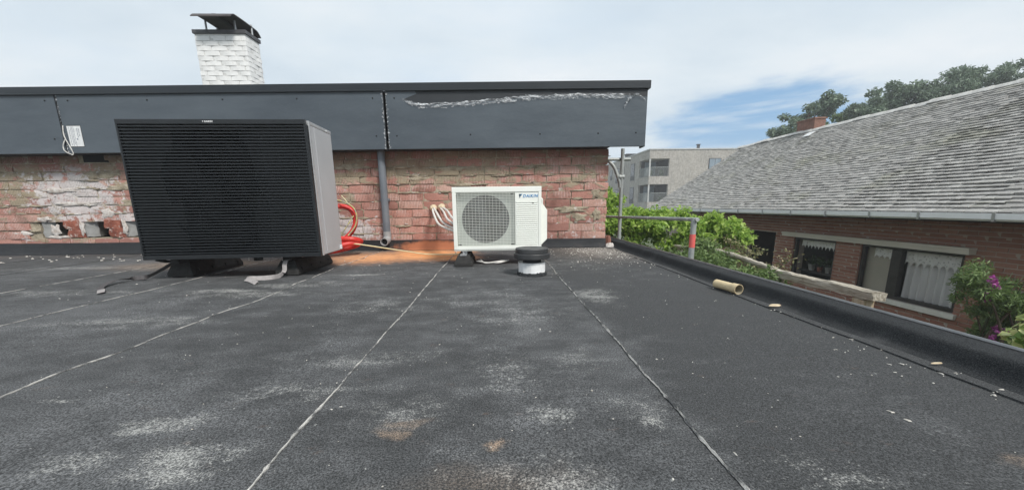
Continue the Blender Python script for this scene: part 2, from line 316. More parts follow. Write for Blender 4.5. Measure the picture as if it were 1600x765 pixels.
M_silver2 = noisy((.56, .57, .58), (.66, .67, .68), 9, .35, .5, name='silver_edge')
M_cream = mat('cream_casing', lambda k: dict(c=k.mix(k.m('MULTIPLY', k.step(k.noise(k.map(k.obj(), (1, 1, .4)), 7, 6, .7), .55, .8), .3), k.ramp(k.noise(k.obj(), 4, 4), [(.3, (.80, .815, .755)), (.7, (.86, .875, .82))]), (.5, .48, .40))), .45)
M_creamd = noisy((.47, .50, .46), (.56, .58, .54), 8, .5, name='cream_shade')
M_shroud = noisy((.46, .49, .45), (.56, .59, .54), 8, .6, name='grille_backing')  # cream darkened to paint the shade behind the wires
M_coil = noisy((.010, .014, .017), (.018, .023, .027), 20, .5, name='fan_dark')
M_rub = noisy((.014, .014, .014), (.034, .033, .031), 22, .85, bump=.5, name='black_rubber')
M_vcap = noisy((.030, .031, .033), (.05, .051, .053), 10, .45, name='vent_cap_plastic', bump=.1)
M_alu = mat('vent_collar', lambda k: dict(c=k.ramp(k.noise(k.map(k.obj(), (1, 1, .3)), 24, 5, .6), [(.3, (.62, .63, .63)), (.6, (.80, .81, .81)), (.8, (.6, .58, .54))]), n=k.bump(k.noise(k.obj(), 30, 4), .3, .01)), .5)
M_gpvc = mat('grey_pvc', lambda k: dict(c=k.mix(k.m('MULTIPLY', k.step(k.noise(k.pos(), 14, 6, .7), .55, .8), .35), k.ramp(k.noise(k.pos(), 5, 4), [(.3, (.13, .15, .175)), (.7, (.18, .20, .225))]), (.30, .29, .27))), .45)
M_gpvc2 = noisy((.26, .27, .28), (.36, .36, .36), 20, .5, name='grey_pvc_collar')
M_red = mat('red_conduit', lambda k: dict(c=k.mix(k.m('MULTIPLY', k.step(k.noise(k.pos(), 22, 5, .7), .55, .75), .4), k.ramp(k.noise(k.pos(), 6, 4), [(.3, (.50, .022, .018)), (.7, (.68, .045, .035))]), (.72, .3, .25))), .45)
M_insul = noisy((.62, .60, .56), (.78, .76, .72), 30, .7, name='white_insulation', bump=.3)
M_foam = noisy((.60, .47, .30), (.78, .66, .48), 40, .9, name='beige_foam', bump=.8)
M_cable = noisy((.55, .50, .30), (.70, .64, .42), 20, .55, name='pale_cable')
M_earth = mat('earth_wire', lambda k: k.mix(k.step(k.noise(k.pos(), 25, 2), .48, .52), (.50, .46, .20), (.28, .30, .22)), .5)
M_copper = noisy((.30, .12, .09), (.4, .2, .16), 30, .5, name='brown_wire')
M_post = mat('galvanised_post', lambda k: dict(c=k.mix(k.step(k.noise(k.map(k.pos(), (1, 1, .5)), 12, 5, .7), .56, .7), k.ramp(k.noise(k.pos(), 9, 4), [(.3, (.27, .29, .285)), (.7, (.40, .42, .41))]), (.55, .55, .53))), .5, .2)
M_redp = noisy((.66, .10, .09), (.76, .16, .14), 12, .5, name='red_band')
M_beige = mat('beige_pvc', lambda k: dict(c=k.mix(k.m('MULTIPLY', k.step(k.noise(k.obj(), 16, 6, .7), .52, .72), .45), k.ramp(k.noise(k.obj(), 5, 4), [(.3, (.60, .47, .27)), (.7, (.70, .57, .36))]), (.34, .27, .18))), .5)
M_beigein = noisy((.22, .19, .13), (.40, .36, .27), 12, .7, name='pipe_inside')
M_chip = noisy((.42, .39, .34), (.74, .72, .67), 25, .9, name='mortar_chip', bump=.4)
M_strapg = noisy((.055, .05, .052), (.09, .083, .085), 40, .8, name='dark_strap', bump=.3, bsc=300)
M_strapl = noisy((.26, .24, .235), (.40, .375, .37), 40, .75, name='pale_strap', bump=.3, bsc=300)
def f_leaf(*cs):
    def f(k):
        i = k.island(); st = [(j / (len(cs) - 1), c) for j, c in enumerate(cs)]
        return dict(c=k.ramp(k.m('ADD', k.m('MULTIPLY', i, .65), k.m('MULTIPLY', k.noise(k.pos(), 2.2, 4), .35)), st))
    return f
M_leafy = mat('bright_leaf', f_leaf((.10, .20, .03), (.26, .42, .07), (.44, .60, .13), (.62, .72, .26)), .5, trans=.5)
M_leafd = mat('dark_leaf', f_leaf((.022, .05, .014), (.045, .085, .025), (.075, .13, .04)), .55, trans=.25)
M_leafg = mat('hazed_leaf', f_leaf((.11, .155, .105), (.16, .22, .145), (.23, .29, .20)), .6, trans=.2)  # leaf colour lightened and greyed to paint a veil over far trees
M_leafm = mat('mid_leaf', f_leaf((.06, .11, .035), (.15, .23, .07), (.28, .38, .14)), .5, trans=.3)
M_leafv = mat('variegated_leaf', f_leaf((.12, .24, .04), (.22, .36, .07), (.55, .58, .26), (.66, .68, .40)), .5, trans=.3)
M_dry = mat('dry_leaf', f_leaf((.10, .14, .05), (.22, .22, .10), (.42, .33, .20)), .6, trans=.25)
M_flow = mat('magenta_flower', f_leaf((.30, .04, .22), (.44, .09, .36), (.58, .26, .50)), .6, trans=.3)
M_bark = noisy((.06, .045, .03), (.12, .09, .06), 14, .9, name='bark', bump=.6)
def f_wood(k):
    p = k.pos(); g = k.noise(k.map(p, (14, .9, 14)), 3.5, 7, .7); b = k.noise(p, 9, 5, .7)
    c = k.ramp(g, [(.3, (.14, .12, .09)), (.5, (.42, .38, .31)), (.7, (.68, .65, .58))]); c = k.mix(k.m('MULTIPLY', k.step(b, .55, .75), .5), c, (.22, .16, .10))
    return dict(c=c, n=k.bump(g, .8, .02))
M_wood = mat('weathered_wood', f_wood, .9, spec=.2)
M_wood2 = mat('new_post_wood', lambda k: dict(c=k.ramp(k.noise(k.map(k.pos(), (16, 16, 1)), 3, 6, .7), [(.3, (.30, .22, .13)), (.5, (.44, .37, .27)), (.75, (.50, .46, .38))])), .9, spec=.2)
def f_hbrick(k):
    p = k.pos(); n = k.noise(p, 5, 5, .6); v = k.m('ADD', k.m('MULTIPLY', k.island(), .5), k.m('MULTIPLY', k.rand(), .5)); n2 = k.noise(p, 80, 4, .7)
    c = k.ramp(v, [(.1, (.22, .10, .075)), (.5, (.34, .165, .12)), (.9, (.42, .23, .17))]); c = k.mix(k.m('MULTIPLY', n2, .4), c, (.15, .065, .045))
    return dict(c=c, n=k.bump(n2, .4, .006))
M_hbrick = mat('house_brick', f_hbrick, .9, spec=.2)
M_hmort = noisy((.36, .30, .25), (.50, .43, .37), 12, .95, name='house_joint', bump=.4)
def f_tile(k):
    p = k.pos(); v = k.m('ADD', k.m('MULTIPLY', k.island(), .5), k.m('MULTIPLY', k.rand(), .5)); n = k.noise(p, 1.1, 6, .65); n2 = k.noise(p, 34, 6, .75); n3 = k.noise(p, 7, 5, .7)
    c = k.ramp(v, [(0, (.22, .21, .20)), (.25, (.34, .33, .315)), (.7, (.44, .43, .41)), (1, (.58, .57, .545))])
    c = k.mix(k.m('MULTIPLY', k.step(n3, .45, .7), .45), c, (.55, .54, .51)); c = k.mix(k.m('MULTIPLY', k.step(n2, .54, .74), .55), c, (.15, .145, .135))
    c = k.mix(k.m('MULTIPLY', k.step(n, .52, .72), .45), c, (.28, .28, .19))
    return dict(c=c, n=k.bump(n2, .9, .02))
M_tile = mat('mossy_shingle', f_tile, .95, spec=.15)
M_ridge = noisy((.40, .39, .37), (.66, .65, .62), 9, .95, bump=.5, name='ridge_mortar_grey')
M_cbrick = noisy((.16, .085, .065), (.26, .14, .105), 14, .95, bump=.5, name='chimney_brick')
M_under = noisy((.035, .03, .028), (.06, .055, .05), 6, .9, name='roof_underlay')
M_gut = noisy((.82, .84, .85), (.90, .91, .92), 7, .5, name='zinc_gutter')
M_brown = noisy((.022, .019, .017), (.045, .040, .036), 8, .5, name='brown_frame')
M_box = mat('shutter_box', lambda k: dict(c=k.ramp(k.noise(k.map(k.pos(), (1, .3, 3)), 9, 5), [(.3, (.56, .53, .46)), (.7, (.70, .66, .58))])), .7)
M_sill = noisy((.66, .64, .57), (.80, .78, .72), 10, .8, name='cream_sill', bump=.3)
def f_glass(k): return dict(c=(.02, .025, .03), a=k.m('ADD', .05, k.m('MULTIPLY', k.m('POWER', k.n('ShaderNodeLayerWeight').outputs['Facing'], 4.0), .6)))
M_glass = mat('window_glass', f_glass, .03, spec=.8)
M_lace = mat('lace', lambda k: dict(c=(.86, .86, .84), a=k.m('ADD', .62, k.m('MULTIPLY', k.step(k.vor(k.map(k.pos(), (1, 1, 1)), 26), .22, .36), .36))), .9)
M_sheer = mat('sheer_curtain', lambda k: dict(c=k.ramp(k.noise(k.map(k.pos(), (1, 14, 1)), 2, 4), [(.3, (.72, .72, .72)), (.7, (.86, .86, .85))]), a=.97), .9)
M_room = noisy((.05, .047, .043), (.09, .084, .076), 2, .9, name='dark_room')
M_plaster = noisy((.46, .43, .36), (.54, .50, .42), 3, .9, name='beige_blind')
def f_apt(k):
    p = k.pos(); b = k.n('ShaderNodeTexBrick'); x, y, z = k.xyz(p)
    k.lk(k.vec(k.m('ADD', x, y), z, 0), b.inputs['Vector']); b.inputs['Scale'].default_value = 1; b.inputs['Brick Width'].default_value = .24; b.inputs['Row Height'].default_value = .075; b.inputs['Mortar Size'].default_value = .012
    b.inputs['Color1'].default_value = (.33, .30, .265, 1); b.inputs['Color2'].default_value = (.50, .465, .42, 1); b.inputs['Mortar'].default_value = (.26, .24, .22, 1)
    n = k.noise(k.map(p, (1, 1, .5)), 1.3, 6, .7)
    n3 = k.noise(k.map(p, (1, 1, .45)), 5.5, 4, .7); return k.mix(k.m('MULTIPLY', k.step(n3, .42, .62), .55), k.mix(k.m('MULTIPLY', k.step(n, .4, .65), .5), b.outputs[0], (.24, .225, .205)), (.52, .50, .47))
M_apt = mat('grey_facing_brick', f_apt, .9)
M_aptd = noisy((.025, .025, .025), (.05, .048, .045), 2, .8, name='recess_grey')
M_aptf = noisy((.03, .03, .032), (.05, .05, .052), 2, .5, name='dark_frame')
M_aptg = noisy((.16, .21, .26), (.30, .36, .42), 1, .08, name='far_glass', spec=.8)
M_aptk = noisy((.04, .045, .05), (.09, .10, .11), 1, .1, name='far_dark_glass', spec=.6)
M_aptc = noisy((.42, .42, .41), (.55, .55, .54), 2, .7, name='pale_column')
M_ground = mat('garden_ground', lambda k: k.ramp(k.noise(k.pos(), .6, 6, .65), [(.3, (.035, .05, .018)), (.5, (.06, .085, .03)), (.7, (.10, .095, .06))]), .95)
M_pot = noisy((.30, .30, .29), (.5, .5, .48), 12, .5, name='pale_pot')
M_blue = noisy((.012, .19, .46), (.016, .22, .52), 20, .5, name='blue_print')
M_logo_d = noisy((.02, .05, .07), (.03, .06, .09), 20, .5, name='dark_print')
# ------------------------------------------------------------------ ground and flat roof
g = MB(); g.box(-400, 400, -400, 400, -2.6, -2.1); struct(g.build('ground', M_ground))
roof = MB(); roof.box(-11, 1.60, -4.5, 9.5, -.35, -.012); roof = struct(roof.build('flat_roof', M_upst))
b = MB(); b.box(-11, 1.55, -4.4, 9.4, -2.099, -.351); b.build('supporting_wall', M_hbrick, roof)
SE = [-6.11, -5.17, -4.23, -3.29, -2.345, -1.43, -.481, .461, 1.372]
SE = [-11.0, -10.0, -9.0, -8.05, -7.05] + SE
def wob(i, y):
    a = {-1.43: .035, -2.345: .015}.get(SE[i], .006)
    return a * hn(y * 1.9, i * 1.3) + .0022 * hn(y * 9, i)
for i in range(len(SE)):
    x0 = SE[i]; x1 = SE[i + 1] if i + 1 < len(SE) else 1.47
    o = MB(); last = i + 1 == len(SE)
    def sheet(u, v, i=i, x0=x0, x1=x1, last=last):
        y_ = -4.4 + 13.8 * v; a = x0 + wob(i, y_); bb = x1 + (0 if last else wob(i + 1, y_) + .05)
        xx = a + (bb - a) * u; zz_ = .005 * (1 - u) + .0022 * hn(xx * 2.1 + y_, y_ * 1.3) * math.sin(PI * u)
        if u == 0 and False: zz_ = 0
        return (xx, y_, zz_ - (.002 if u > .99 and not last else 0))
    o.grid(sheet, 8, 150)
    def lip(u, v, i=i, x0=x0):
        y_ = -4.4 + 13.8 * v; return (x0 + wob(i, y_), y_, .005 - .010 * u)
    o.grid(lip, 1, 150)
    o.build('membrane_sheet', M_roof, roof, smooth=40)
    if x0 > -5.5:
        s = MB(); dark = x0 > 1 or x0 < -3.6; lipw = .0012 if 0 < x0 < 1 else 0; y_ = -1.0; n0 = None; pts = []; ws = []
        while y_ < (6.5 if x0 > 1 else 4.62):
            pts.append((x0 + wob(i, y_) - (.0022 if x0 > 0 else .001) + rnd(-.0012, .0012), y_, .0032 if x0 > 0 else .0068)); ww_ = lipw + .0022 + .0016 * hn(y_ * 11, i) + .0018 * hn(y_ * 29, i + 1); ws.append(max(.0018, ww_ + (.004 if hn(y_ * 3.1, i * 2) > .55 else 0)) + (.0010 * y_ if y_ > 0 else 0) + rnd(-.001, .001) + (rnd(.002, .006) if random.random() < .07 else 0) if not dark else rnd(.002, .004)); y_ += .012 if y_ < 2.4 else .04
        s.ribbon(pts, ws, .003, side=(.6, 0, .8) if x0 > 0 and not dark else (1, 0, 0)); (s.build('seam_bead', M_bead2 if dark else M_bead, roof) if x0 < 1 else None)
# kerb on the right with rounded cove, metal edge trim on its outer lip
kp = [(1.40, -.006), (1.432, .005), (1.456, .011), (1.468, .026), (1.476, .045), (1.483, .060), (1.490, .0675), (1.500, .0700), (1.512, .0710), (1.588, .072), (1.592, -.3), (1.41, -.3)]
kb = MB(); ny = 130; n = len(kp)
for j in range(ny + 1):
    y_ = -4.4 + 13.8 * j / ny; w1 = .006 * hn(y_ * 2.3, 1.1); w2 = .003 * hn(y_ * 4.1, 2.2)
    for q, (a, b_) in enumerate(kp): kb.v.append((a + (w1 if q < 8 else 0), y_, b_ + (w2 if 2 < q < 8 else 0)))
for j in range(ny):
    for q in range(n): kb.f.append((j * n + q, j * n + (q + 1) % n, (j + 1) * n + (q + 1) % n, (j + 1) * n + q))
kb.f += [tuple(range(n)), tuple(range(ny * n, ny * n + n))]
kerb = struct(kb.build('roof_kerb', M_kerb, smooth=50))
t = MB(); t.prism([(1.592, -.05), (1.600, -.05), (1.600, .079), (1.588, .083), (1.586, .0735), (1.592, .0735)], -4.4, 9.4)
t.build('edge_trim', M_zinc, kerb, bevel=.0015)
# ------------------------------------------------------------------ brick wall of the higher building
WR = (1.35, 4.6, 0); WA = -.03
wall = thing('brick_wall', 'old red hollow brick wall under the grey fascia, smeared with mortar and white lime', 'wall', WR, WA)
def brick_mesh(w, h, dpt, seed, mname, material, nx=4, nz=2, amp=.0026, chip=.35):
    r = random.Random(seed); vs = []
    for j in range(nz + 1):
        for i in range(nx + 1):
            ex = i in (0, nx); ez = j in (0, nz)
            x_ = -w / 2 + w * i / nx + (r.uniform(-1, 1) * amp); z_ = -h / 2 + h * j / nz + r.uniform(-1, 1) * amp * .8
            y_ = r.uniform(-1, 1) * amp * .6
            if ex and ez: y_ += .006 + (r.uniform(0, .018) if r.random() < chip else 0)
            elif ex or ez: y_ += .003
            vs.append((x_, y_, z_))
    fs = [(j * (nx + 1) + i, j * (nx + 1) + i + 1, (j + 1) * (nx + 1) + i + 1, (j + 1) * (nx + 1) + i) for j in range(nz) for i in range(nx)]
    ring = list(range(nx + 1)) + [(j + 1) * (nx + 1) - 1 for j in range(1, nz + 1)] + [nz * (nx + 1) + i for i in range(nx - 1, -1, -1)] + [j * (nx + 1) for j in range(nz - 1, 0, -1)]
    b0 = len(vs); vs += [(vs[i][0], dpt, vs[i][2]) for i in ring]; m_ = len(ring)
    fs += [(ring[i], b0 + i, b0 + (i + 1) % m_, ring[(i + 1) % m_]) for i in range(m_)]
    mb = MB(); mb.add(vs, fs); me = mb.mesh(mname, material, smooth=35); return me
FULL = [brick_mesh(.29, .089, .1, i, 'brick', M_brick) for i in range(9)]
HALF = [brick_mesh(.14, .089, .1, 50 + i, 'brick', M_brick, 2) for i in range(4)]
rb = random.Random(11)
for kx in range(12):
    z_ = .11 + .0985 * kx + .0445; u = 0.0 + rb.uniform(-.012, .02)
    first = True
    while u > -8.6:
        half = (first and kx % 2 == 1) or rb.random() < .06
        w_ = .14 if half else .29; me = rb.choice(HALF if half else FULL); first = False
        cxu = u - w_ / 2; hole_ = (kx in (1, 2) and -6.97 < cxu < -5.25) or (kx == 10 and -6.27 < cxu < -5.95)
        if kx == 11 and cxu < -1: hole_ = True
        if not hole_:
            o = link('brick', me, wall, (cxu, rb.uniform(-.007, .007), z_ + rb.uniform(-.004, .004)), (rb.uniform(-.02, .02), rb.uniform(-.012, .012) + (PI if rb.random() < .5 else 0) * 0, rb.uniform(-.012, .012)))
        u -= w_ + rb.uniform(.007, .016)
mc = MB()
mc.box(-8.8, -.02, .0135, .30, .0, .205); mc.box(-8.8, -.02, .0135, .30, .435, 1.3)
mc.box(-8.8, -6.97, .0135, .30, .206, .434); mc.box(-5.2, -.02, .0135, .30, .206, .434)
mc.build('mortar_core', M_mort, wall)
cv = MB(); cv.box(-6.96, -5.21, .26, .29, .206, .434); cv.box(-6.26, -5.96, .0115, .0125, 1.098, 1.19); cv.build('painted_cavity', M_black, wall)  # black sheets painted as the dark of the missing bricks
# the opened-up low row: red piers between grey-filled holes
TER = [brick_mesh(.19, .105, .22, 80 + i, 'pier_brick', M_terra, 5, 3, .009, .9) for i in range(3)]
for j, (uc, lean) in enumerate(((-6.545, .12), (-6.045, .10), (-5.5, .1))):
    for q in range(2): link('pier_brick', TER[(j + q) % 3], wall, (uc - .02 + .03 * (1 - q), -.004 - .004 * q, .262 + .105 * q), (0, lean * .5, .05))
GR = [brick_mesh(.135, .2, .15, 90 + i, 'infill_block', M_grout, 4, 4, .008, .9) for i in range(2)]
for j, uc in enumerate((-6.875, -6.375, -5.875)): link('infill_block', GR[j % 2], wall, (uc, .03, .318), (0, 0, .35))
# ragged mortar: joints overflowing, smears and lime on the bricks
sm = MB(); lm = MB(); rs = random.Random(5)
def lump(mb, u, z, w_, h_, th, r):
    n_ = 17; vs = []
    for rr, yy in ((1, 0.004), (.86, -th * .45), (.45, -th * .7)):
        for j in range(n_):
            a = 2 * PI * j / n_; q = 1 + .3 * hn(a * 2, r) + .22 * math.sin(a * 5 + r * 3); vs.append((u + math.cos(a) * w_ / 2 * rr * q, yy, z + math.sin(a) * h_ / 2 * rr * q))
    fs = [(a * n_ + j, a * n_ + (j + 1) % n_, (a + 1) * n_ + (j + 1) % n_, (a + 1) * n_ + j) for a in range(2) for j in range(n_)] + [tuple(range(2 * n_, 3 * n_))]
    mb.add(vs, fs)
for i in range(110):
    kx = rs.randint(1, 10); zz_ = .11 + .0985 * kx - .004; u = rs.uniform(-7.4, -.05)
    if zz_ < .47 and -6.98 < u < -5.2: continue
    lump(sm, u, zz_ + rs.uniform(-.01, .01), rs.uniform(.06, .26), rs.uniform(.012, .03), rs.uniform(.004, .010), rs.uniform(0, 9))
for u, z_, w_, h_ in ((-.14, .66, .10, .13), (-.45, .47, .42, .08), (-.33, .37, .18, .10), (-.12, .40, .09, .14), (-1.9, .97, .5, .06), (-2.3, .86, .4, .05), (-1.75, .78, .36, .04), (-3.1, 1.0, .3, .09), (-.95, .98, .2, .05), (-5.7, .62, .5, .09), (-6.1, .95, .45, .1), (-5.85, .8, .4, .07), (-1.5, .62, .2, .06)):
    lump(sm, u, z_, w_, h_, .007, u)
for u, z_, w_, h_ in ((-6.6, .78, .5, .06), (-6.45, .62, .5, .05), (-6.9, .44, .2, .06), (-6.78, .3, .12, .16), (-6.45, .33, .06, .18), (-5.93, .33, .06, .2), (-6.1, .5, .16, .12), (-7.2, .26, .25, .08), (-6.75, .22, .3, .04), (-5.75, .47, .14, .05)):
    lump(lm, u, z_, w_, h_, .007, u * 2)
for i in range(90):
    kx = rs.randint(1, 10); zz_ = .11 + .0985 * kx - .004; u = rs.uniform(-7.4, -.05)
    if zz_ < .47 and -6.98 < u < -5.2: continue
    lump(lm, u, zz_ + rs.uniform(-.012, .02), rs.uniform(.012, .05), rs.uniform(.006, .013), .005, rs.uniform(0, 9))
stuff(sm.build('mortar_smear', M_mort, wall, smooth=True)); stuff(lm.build('lime_smear', M_lime, wall, smooth=True))
# side return bricks and the body behind
sb = MB(); rs = random.Random(3)
for kx in range(12):
    y_ = .12 + (.15 if kx % 2 else 0)
    while y_ < 4.5: sb.box(-.1, rs.uniform(-.006, .004), y_, y_ + .288, .11 + .0985 * kx, .11 + .0985 * kx + .088); y_ += .3
stuff(sb.build('side_brick', M_brick, wall))
bd = MB(); bd.box(-8.8, -.015, .301, 4.6, -.02, 1.3); bd.build('wall_body', M_mort, wall)
# black membrane turned up at the wall foot
us = MB()
for j in range(60):
    pass
prof = lambda u: [(-.060, .004), (-.034, .016), (-.026, .05), (-.022, .109 + (-u) * .0052), (-.001, .112 + (-u) * .0052), (-.001, .0)]
for j in range(61):
    u = -8.7 + 8.7 * j / 60 + (0 if j < 60 else .004)
    for q, (a, b_) in enumerate(prof(u)): us.v.append((u, a + (.004 * hn(u * 3) if q < 4 else 0), b_ + (.003 * hn(u * 5, 2) if q in (3, 4) else 0)))
for j in range(60):
    for q in range(6): us.f.append((j * 6 + q, j * 6 + (q + 1) % 6, j * 6 + 6 + (q + 1) % 6, j * 6 + 6 + q))
us.f += [(0, 1, 2, 3, 4, 5), tuple(range(360, 366))]
us.build('membrane_upstand', M_upst, wall, smooth=40)
# ------------------------------------------------------------------ fascia
fas = thing('roof_fascia', 'long dark grey panelled roof fascia with black metal coping and peeling protective film', 'fascia', WR, WA)
PAN = [(-9.4, -6.197), (-6.185, -2.582), (-2.560, .372)]
for i, (a, b_) in enumerate(PAN):
    o = MB().box(a, b_, -.19, -.178, 1.172, 1.80).build('fascia_panel', M_panel, fas, bevel=.0012)
    if i < 2:
        MB().box(a + .008, b_ - .008, -.1935, -.1915, 1.176, 1.79).build('protective_film', M_film, o)
    else:
        poly = [(a + .008, 1.176), (b_ - .002, 1.176), (b_ - .002, 1.70), (.174, 1.716), (-.434, 1.722), (-.934, 1.716), (-1.305, 1.682), (-1.72, 1.655), (-2.185, 1.645), (-2.36, 1.703), (-2.21, 1.758), (-2.23, 1.79), (a + .008, 1.79)]
        MB().prism(poly, -.1935, -.1915).build('protective_film', M_film, o)
        # rolled-back crinkled edge
        ed = [(-2.37, 1.703), (-2.27, 1.668), (-2.185, 1.642), (-2.0, 1.643), (-1.72, 1.652), (-1.5, 1.668), (-1.305, 1.682), (-1.1, 1.70), (-.934, 1.712), (-.6, 1.718), (-.434, 1.722), (-.1, 1.72), (.174, 1.716)]
        pth = smooth_path([(p[0], -.199, p[1]) for p in ed], 14); cr = MB(); rr = random.Random(2); m_ = len(pth); sec = 7
        for i2, p in enumerate(pth):
            h_ = .05 * (.4 + .6 * math.sin(PI * min(1, (i2 + 6) / (m_ * .25)) / 2)) * (1 + .4 * hn(i2 * .23, 3)); f_ = .5 * (i2 / m_)
            for q in range(sec):
                s_ = q / (sec - 1); cr.v.append((p.x + rr.uniform(-.003, .003), p.y - .002 - .007 * math.sin(PI * s_) * rr.uniform(.1, 1.5), p.z + h_ * (.35 - s_) + (.009 * hn(i2 * .9, 1) if q == sec - 1 else 0) + rr.uniform(-.003, .003)))
        for i2 in range(m_ - 1):
            for q in range(sec - 1): cr.f.append((i2 * sec + q, i2 * sec + q + 1, (i2 + 1) * sec + q + 1, (i2 + 1) * sec + q))
        lp = smooth_path([(.109, -.205, 1.585), (.14, -.212, 1.65), (.19, -.215, 1.705), (.25, -.214, 1.722), (.31, -.208, 1.695), (.355, -.2, 1.652)], 8)
        cr.ribbon(lp, [.012 + .016 * math.sin(PI * min(1, j / 30)) for j in range(len(lp))], .002, side=[(rnd(-.3, .3), rnd(-.5, .5), 1) if j % 3 else (.8, -.5, .6) for j in range(len(lp))])
        cr.build('torn_film_edge', M_crink, o)
def ragged(u, du, side):                                # film frayed along a panel joint
    cr = MB(); rr = random.Random(int(-u * 100) + side); m_ = 46
    for j in range(m_):
        z_ = 1.178 + (1.79 - 1.178) * j / (m_ - 1); c_ = u + side * (.008 + .004 * hn(j * .5, side)); w_ = rr.uniform(.002, .009) if rr.random() < .75 else rr.uniform(.01, .022)
        cr.v += [(c_, -.197 - rr.uniform(0, .006), z_), (c_ + side * w_ * du, -.196 - rr.uniform(.0, .016), z_ + rr.uniform(-.006, .006))]
    for j in range(m_ - 1): cr.f.append((2 * j, 2 * j + 1, 2 * j + 3, 2 * j + 2))
    cr.build('frayed_film', M_crink, fas)
ragged(-2.580, 1.0, -1); ragged(-2.562, 1.4, 1); ragged(-6.187, 1.0, 1)
lp = smooth_path([(-6.17, -.20, 1.47), (-6.165, -.215, 1.36), (-6.11, -.225, 1.22), (-6.10, -.222, 1.165), (-6.13, -.215, 1.16), (-6.20, -.212, 1.20), (-6.205, -.21, 1.26), (-6.17, -.205, 1.33)], 7)
MB().ribbon(lp, [.010 + .005 * hn(j * .6) for j in range(len(lp))], .004, side=(.9, -.2, .35)).build('torn_film_loop', M_insul, fas)
MB().box(-9.4, -.02, -.177, .06, 1.176, 1.186).build('soffit', M_cope, fas)
MB().box(.360, .372, -.1775, -.03, 1.172, 1.80).build('end_panel', M_panel, fas)
MB().prism([(-.215, 1.786), (-.208, 1.786), (-.205, 1.852), (.02, 1.853), (.02, 1.872), (-.215, 1.868)], -9.5, .397, 'x').build('coping', M_cope, fas, bevel=.003)
MB().box(-9.4, -.01, .021, 4.6, 1.301, 1.85).build('upper_deck', M_upst, fas)
MB().box(.388, .3968, -.2045, .018, 1.786, 1.852).build('coping_end', M_cope, fas)
scm = MB().lathe([(.0085, 0), (.0075, .004), (.004, .006)], n=10).mesh('screw', M_black, smooth=True)
for u, z_ in ((-6.31, 1.732), (-6.06, 1.729), (-5.19, 1.726), (-4.36, 1.724), (-3.54, 1.722), (-2.70, 1.719), (-2.46, 1.717), (-6.30, 1.33), (-2.69, 1.322), (-2.458, 1.32), (-1.625, 1.324), (-.833, 1.322), (-.171, 1.321), (.26, 1.323), (-7.2, 1.73), (-7.2, 1.33)):
    link('screw', scm, fas, (u, -.1935, z_), (PI / 2, 0, 0))
st = MB().box(-6.137, -5.987, -.197, -.194, 1.247, 1.465).build('label_sticker', M_white, fas); st['label'] = 'white paper label with rows of small grey print'
bo = MB(); bo.box(-6.142, -5.982, -.1938, -.1936, 1.240, 1.471); bo.build('sticker_border', M_black, st)
pr = MB(); rr = random.Random(4)
for j, u in enumerate((-6.115, -6.095, -6.08, -6.065, -6.03, -6.012)):
    z_ = 1.455 if j < 4 else 1.44
    while z_ > (1.27 if j < 4 else 1.36):
        l_ = rr.uniform(.008, .03); pr.box(u - .0025, u + (.0025 if j < 4 else .005), -.1976, -.1973, z_ - l_, z_); z_ -= l_ + .005
pr.box(-6.05, -6.035, -.1976, -.1973, 1.315, 1.335); pr.build('small_print', M_print, st)
# ------------------------------------------------------------------ chimney
ch = thing('chimney', 'white painted brick chimney with dark curved metal cowl on four posts, above the fascia', 'chimney', (-3.885, 6.165, 1.86))
CW, CD, CH = .355, .165, 1.12
MB().box(-CW + .006, CW - .006, -CD + .006, CD - .006, -.05, CH).build('chimney_core', M_wmort, ch)
WB = [brick_mesh(.205, .057, .05, 200 + i, 'brick', M_wbrick, 3, 1, .0016, .25) for i in range(5)]; WH = [brick_mesh(.095, .057, .05, 210 + i, 'brick', M_wbrick, 2, 1, .0016, .25) for i in range(3)]
rs = random.Random(9); z_ = .40; kx = 0
while z_ < CH - .03:
    for face in range(2):
        Ln = 2 * (CW if face == 0 else CD); u = -Ln / 2 + (.051 if kx % 2 ^ face else .106); first = True
        segs = []; a = -Ln / 2
        if kx % 2 ^ face: segs.append((a, a + .1)); a += .105
        while a < Ln / 2 - .03:
            e = min(a + .21, Ln / 2); segs.append((a, e)); a += .215
        for a, e in segs:
            w_ = e - a - .006; me = rs.choice(WB if w_ > .14 else WH); bw = .205 if w_ > .14 else .095; c_ = (a + e) / 2
            o = link('brick', me, ch, (c_, -CD - .006 + rs.uniform(-.002, .002), z_) if face == 0 else (CW + .006 + rs.uniform(-.002, .002), c_, z_), (0, 0, 0 if face == 0 else PI / 2)); o.scale = (w_ / bw, 1, 1)
    z_ += .0655; kx += 1
MB().box(-CW - .014, CW + .014, -CD - .014, CD + .014, CH - .005, CH + .045).build('top_band', M_band, ch, bevel=.004)
cw = MB(); PY0, PY1, PX0, PX1 = -.365, .315, -.225, .305
def cowl(u, v, off=0):
    y_ = PY0 + (PY1 - PY0) * v; e = abs(2 * v - 1); z_ = 1.325 - .055 * max(0, (e - .72) / .28) ** 1.7 - .012 * e * e
    return (PX0 + (PX1 - PX0) * u, y_, z_ - off)
cw.grid(lambda u, v: cowl(u, v), 4, 26); cw.grid(lambda u, v: cowl(u, v, .012), 4, 26)
for uu in (0, 1): cw.grid(lambda u, v, uu=uu: cowl(uu, v, .012 * u), 1, 26)
for vv in (0, 1): cw.grid(lambda u, v, vv=vv: cowl(u, vv, .012 * v), 4, 1)
cw.build('cowl_roof', M_cowl, ch, smooth=40)
cb = MB().box(.02, .075, -.3, .28, 1.30, 1.311); cb.build('cowl_stiffener', M_band, ch)
pm = MB().tube([(0, 0, 0), (0, 0, .19)], .014, 10).mesh('cowl_post', M_zinc, smooth=40)
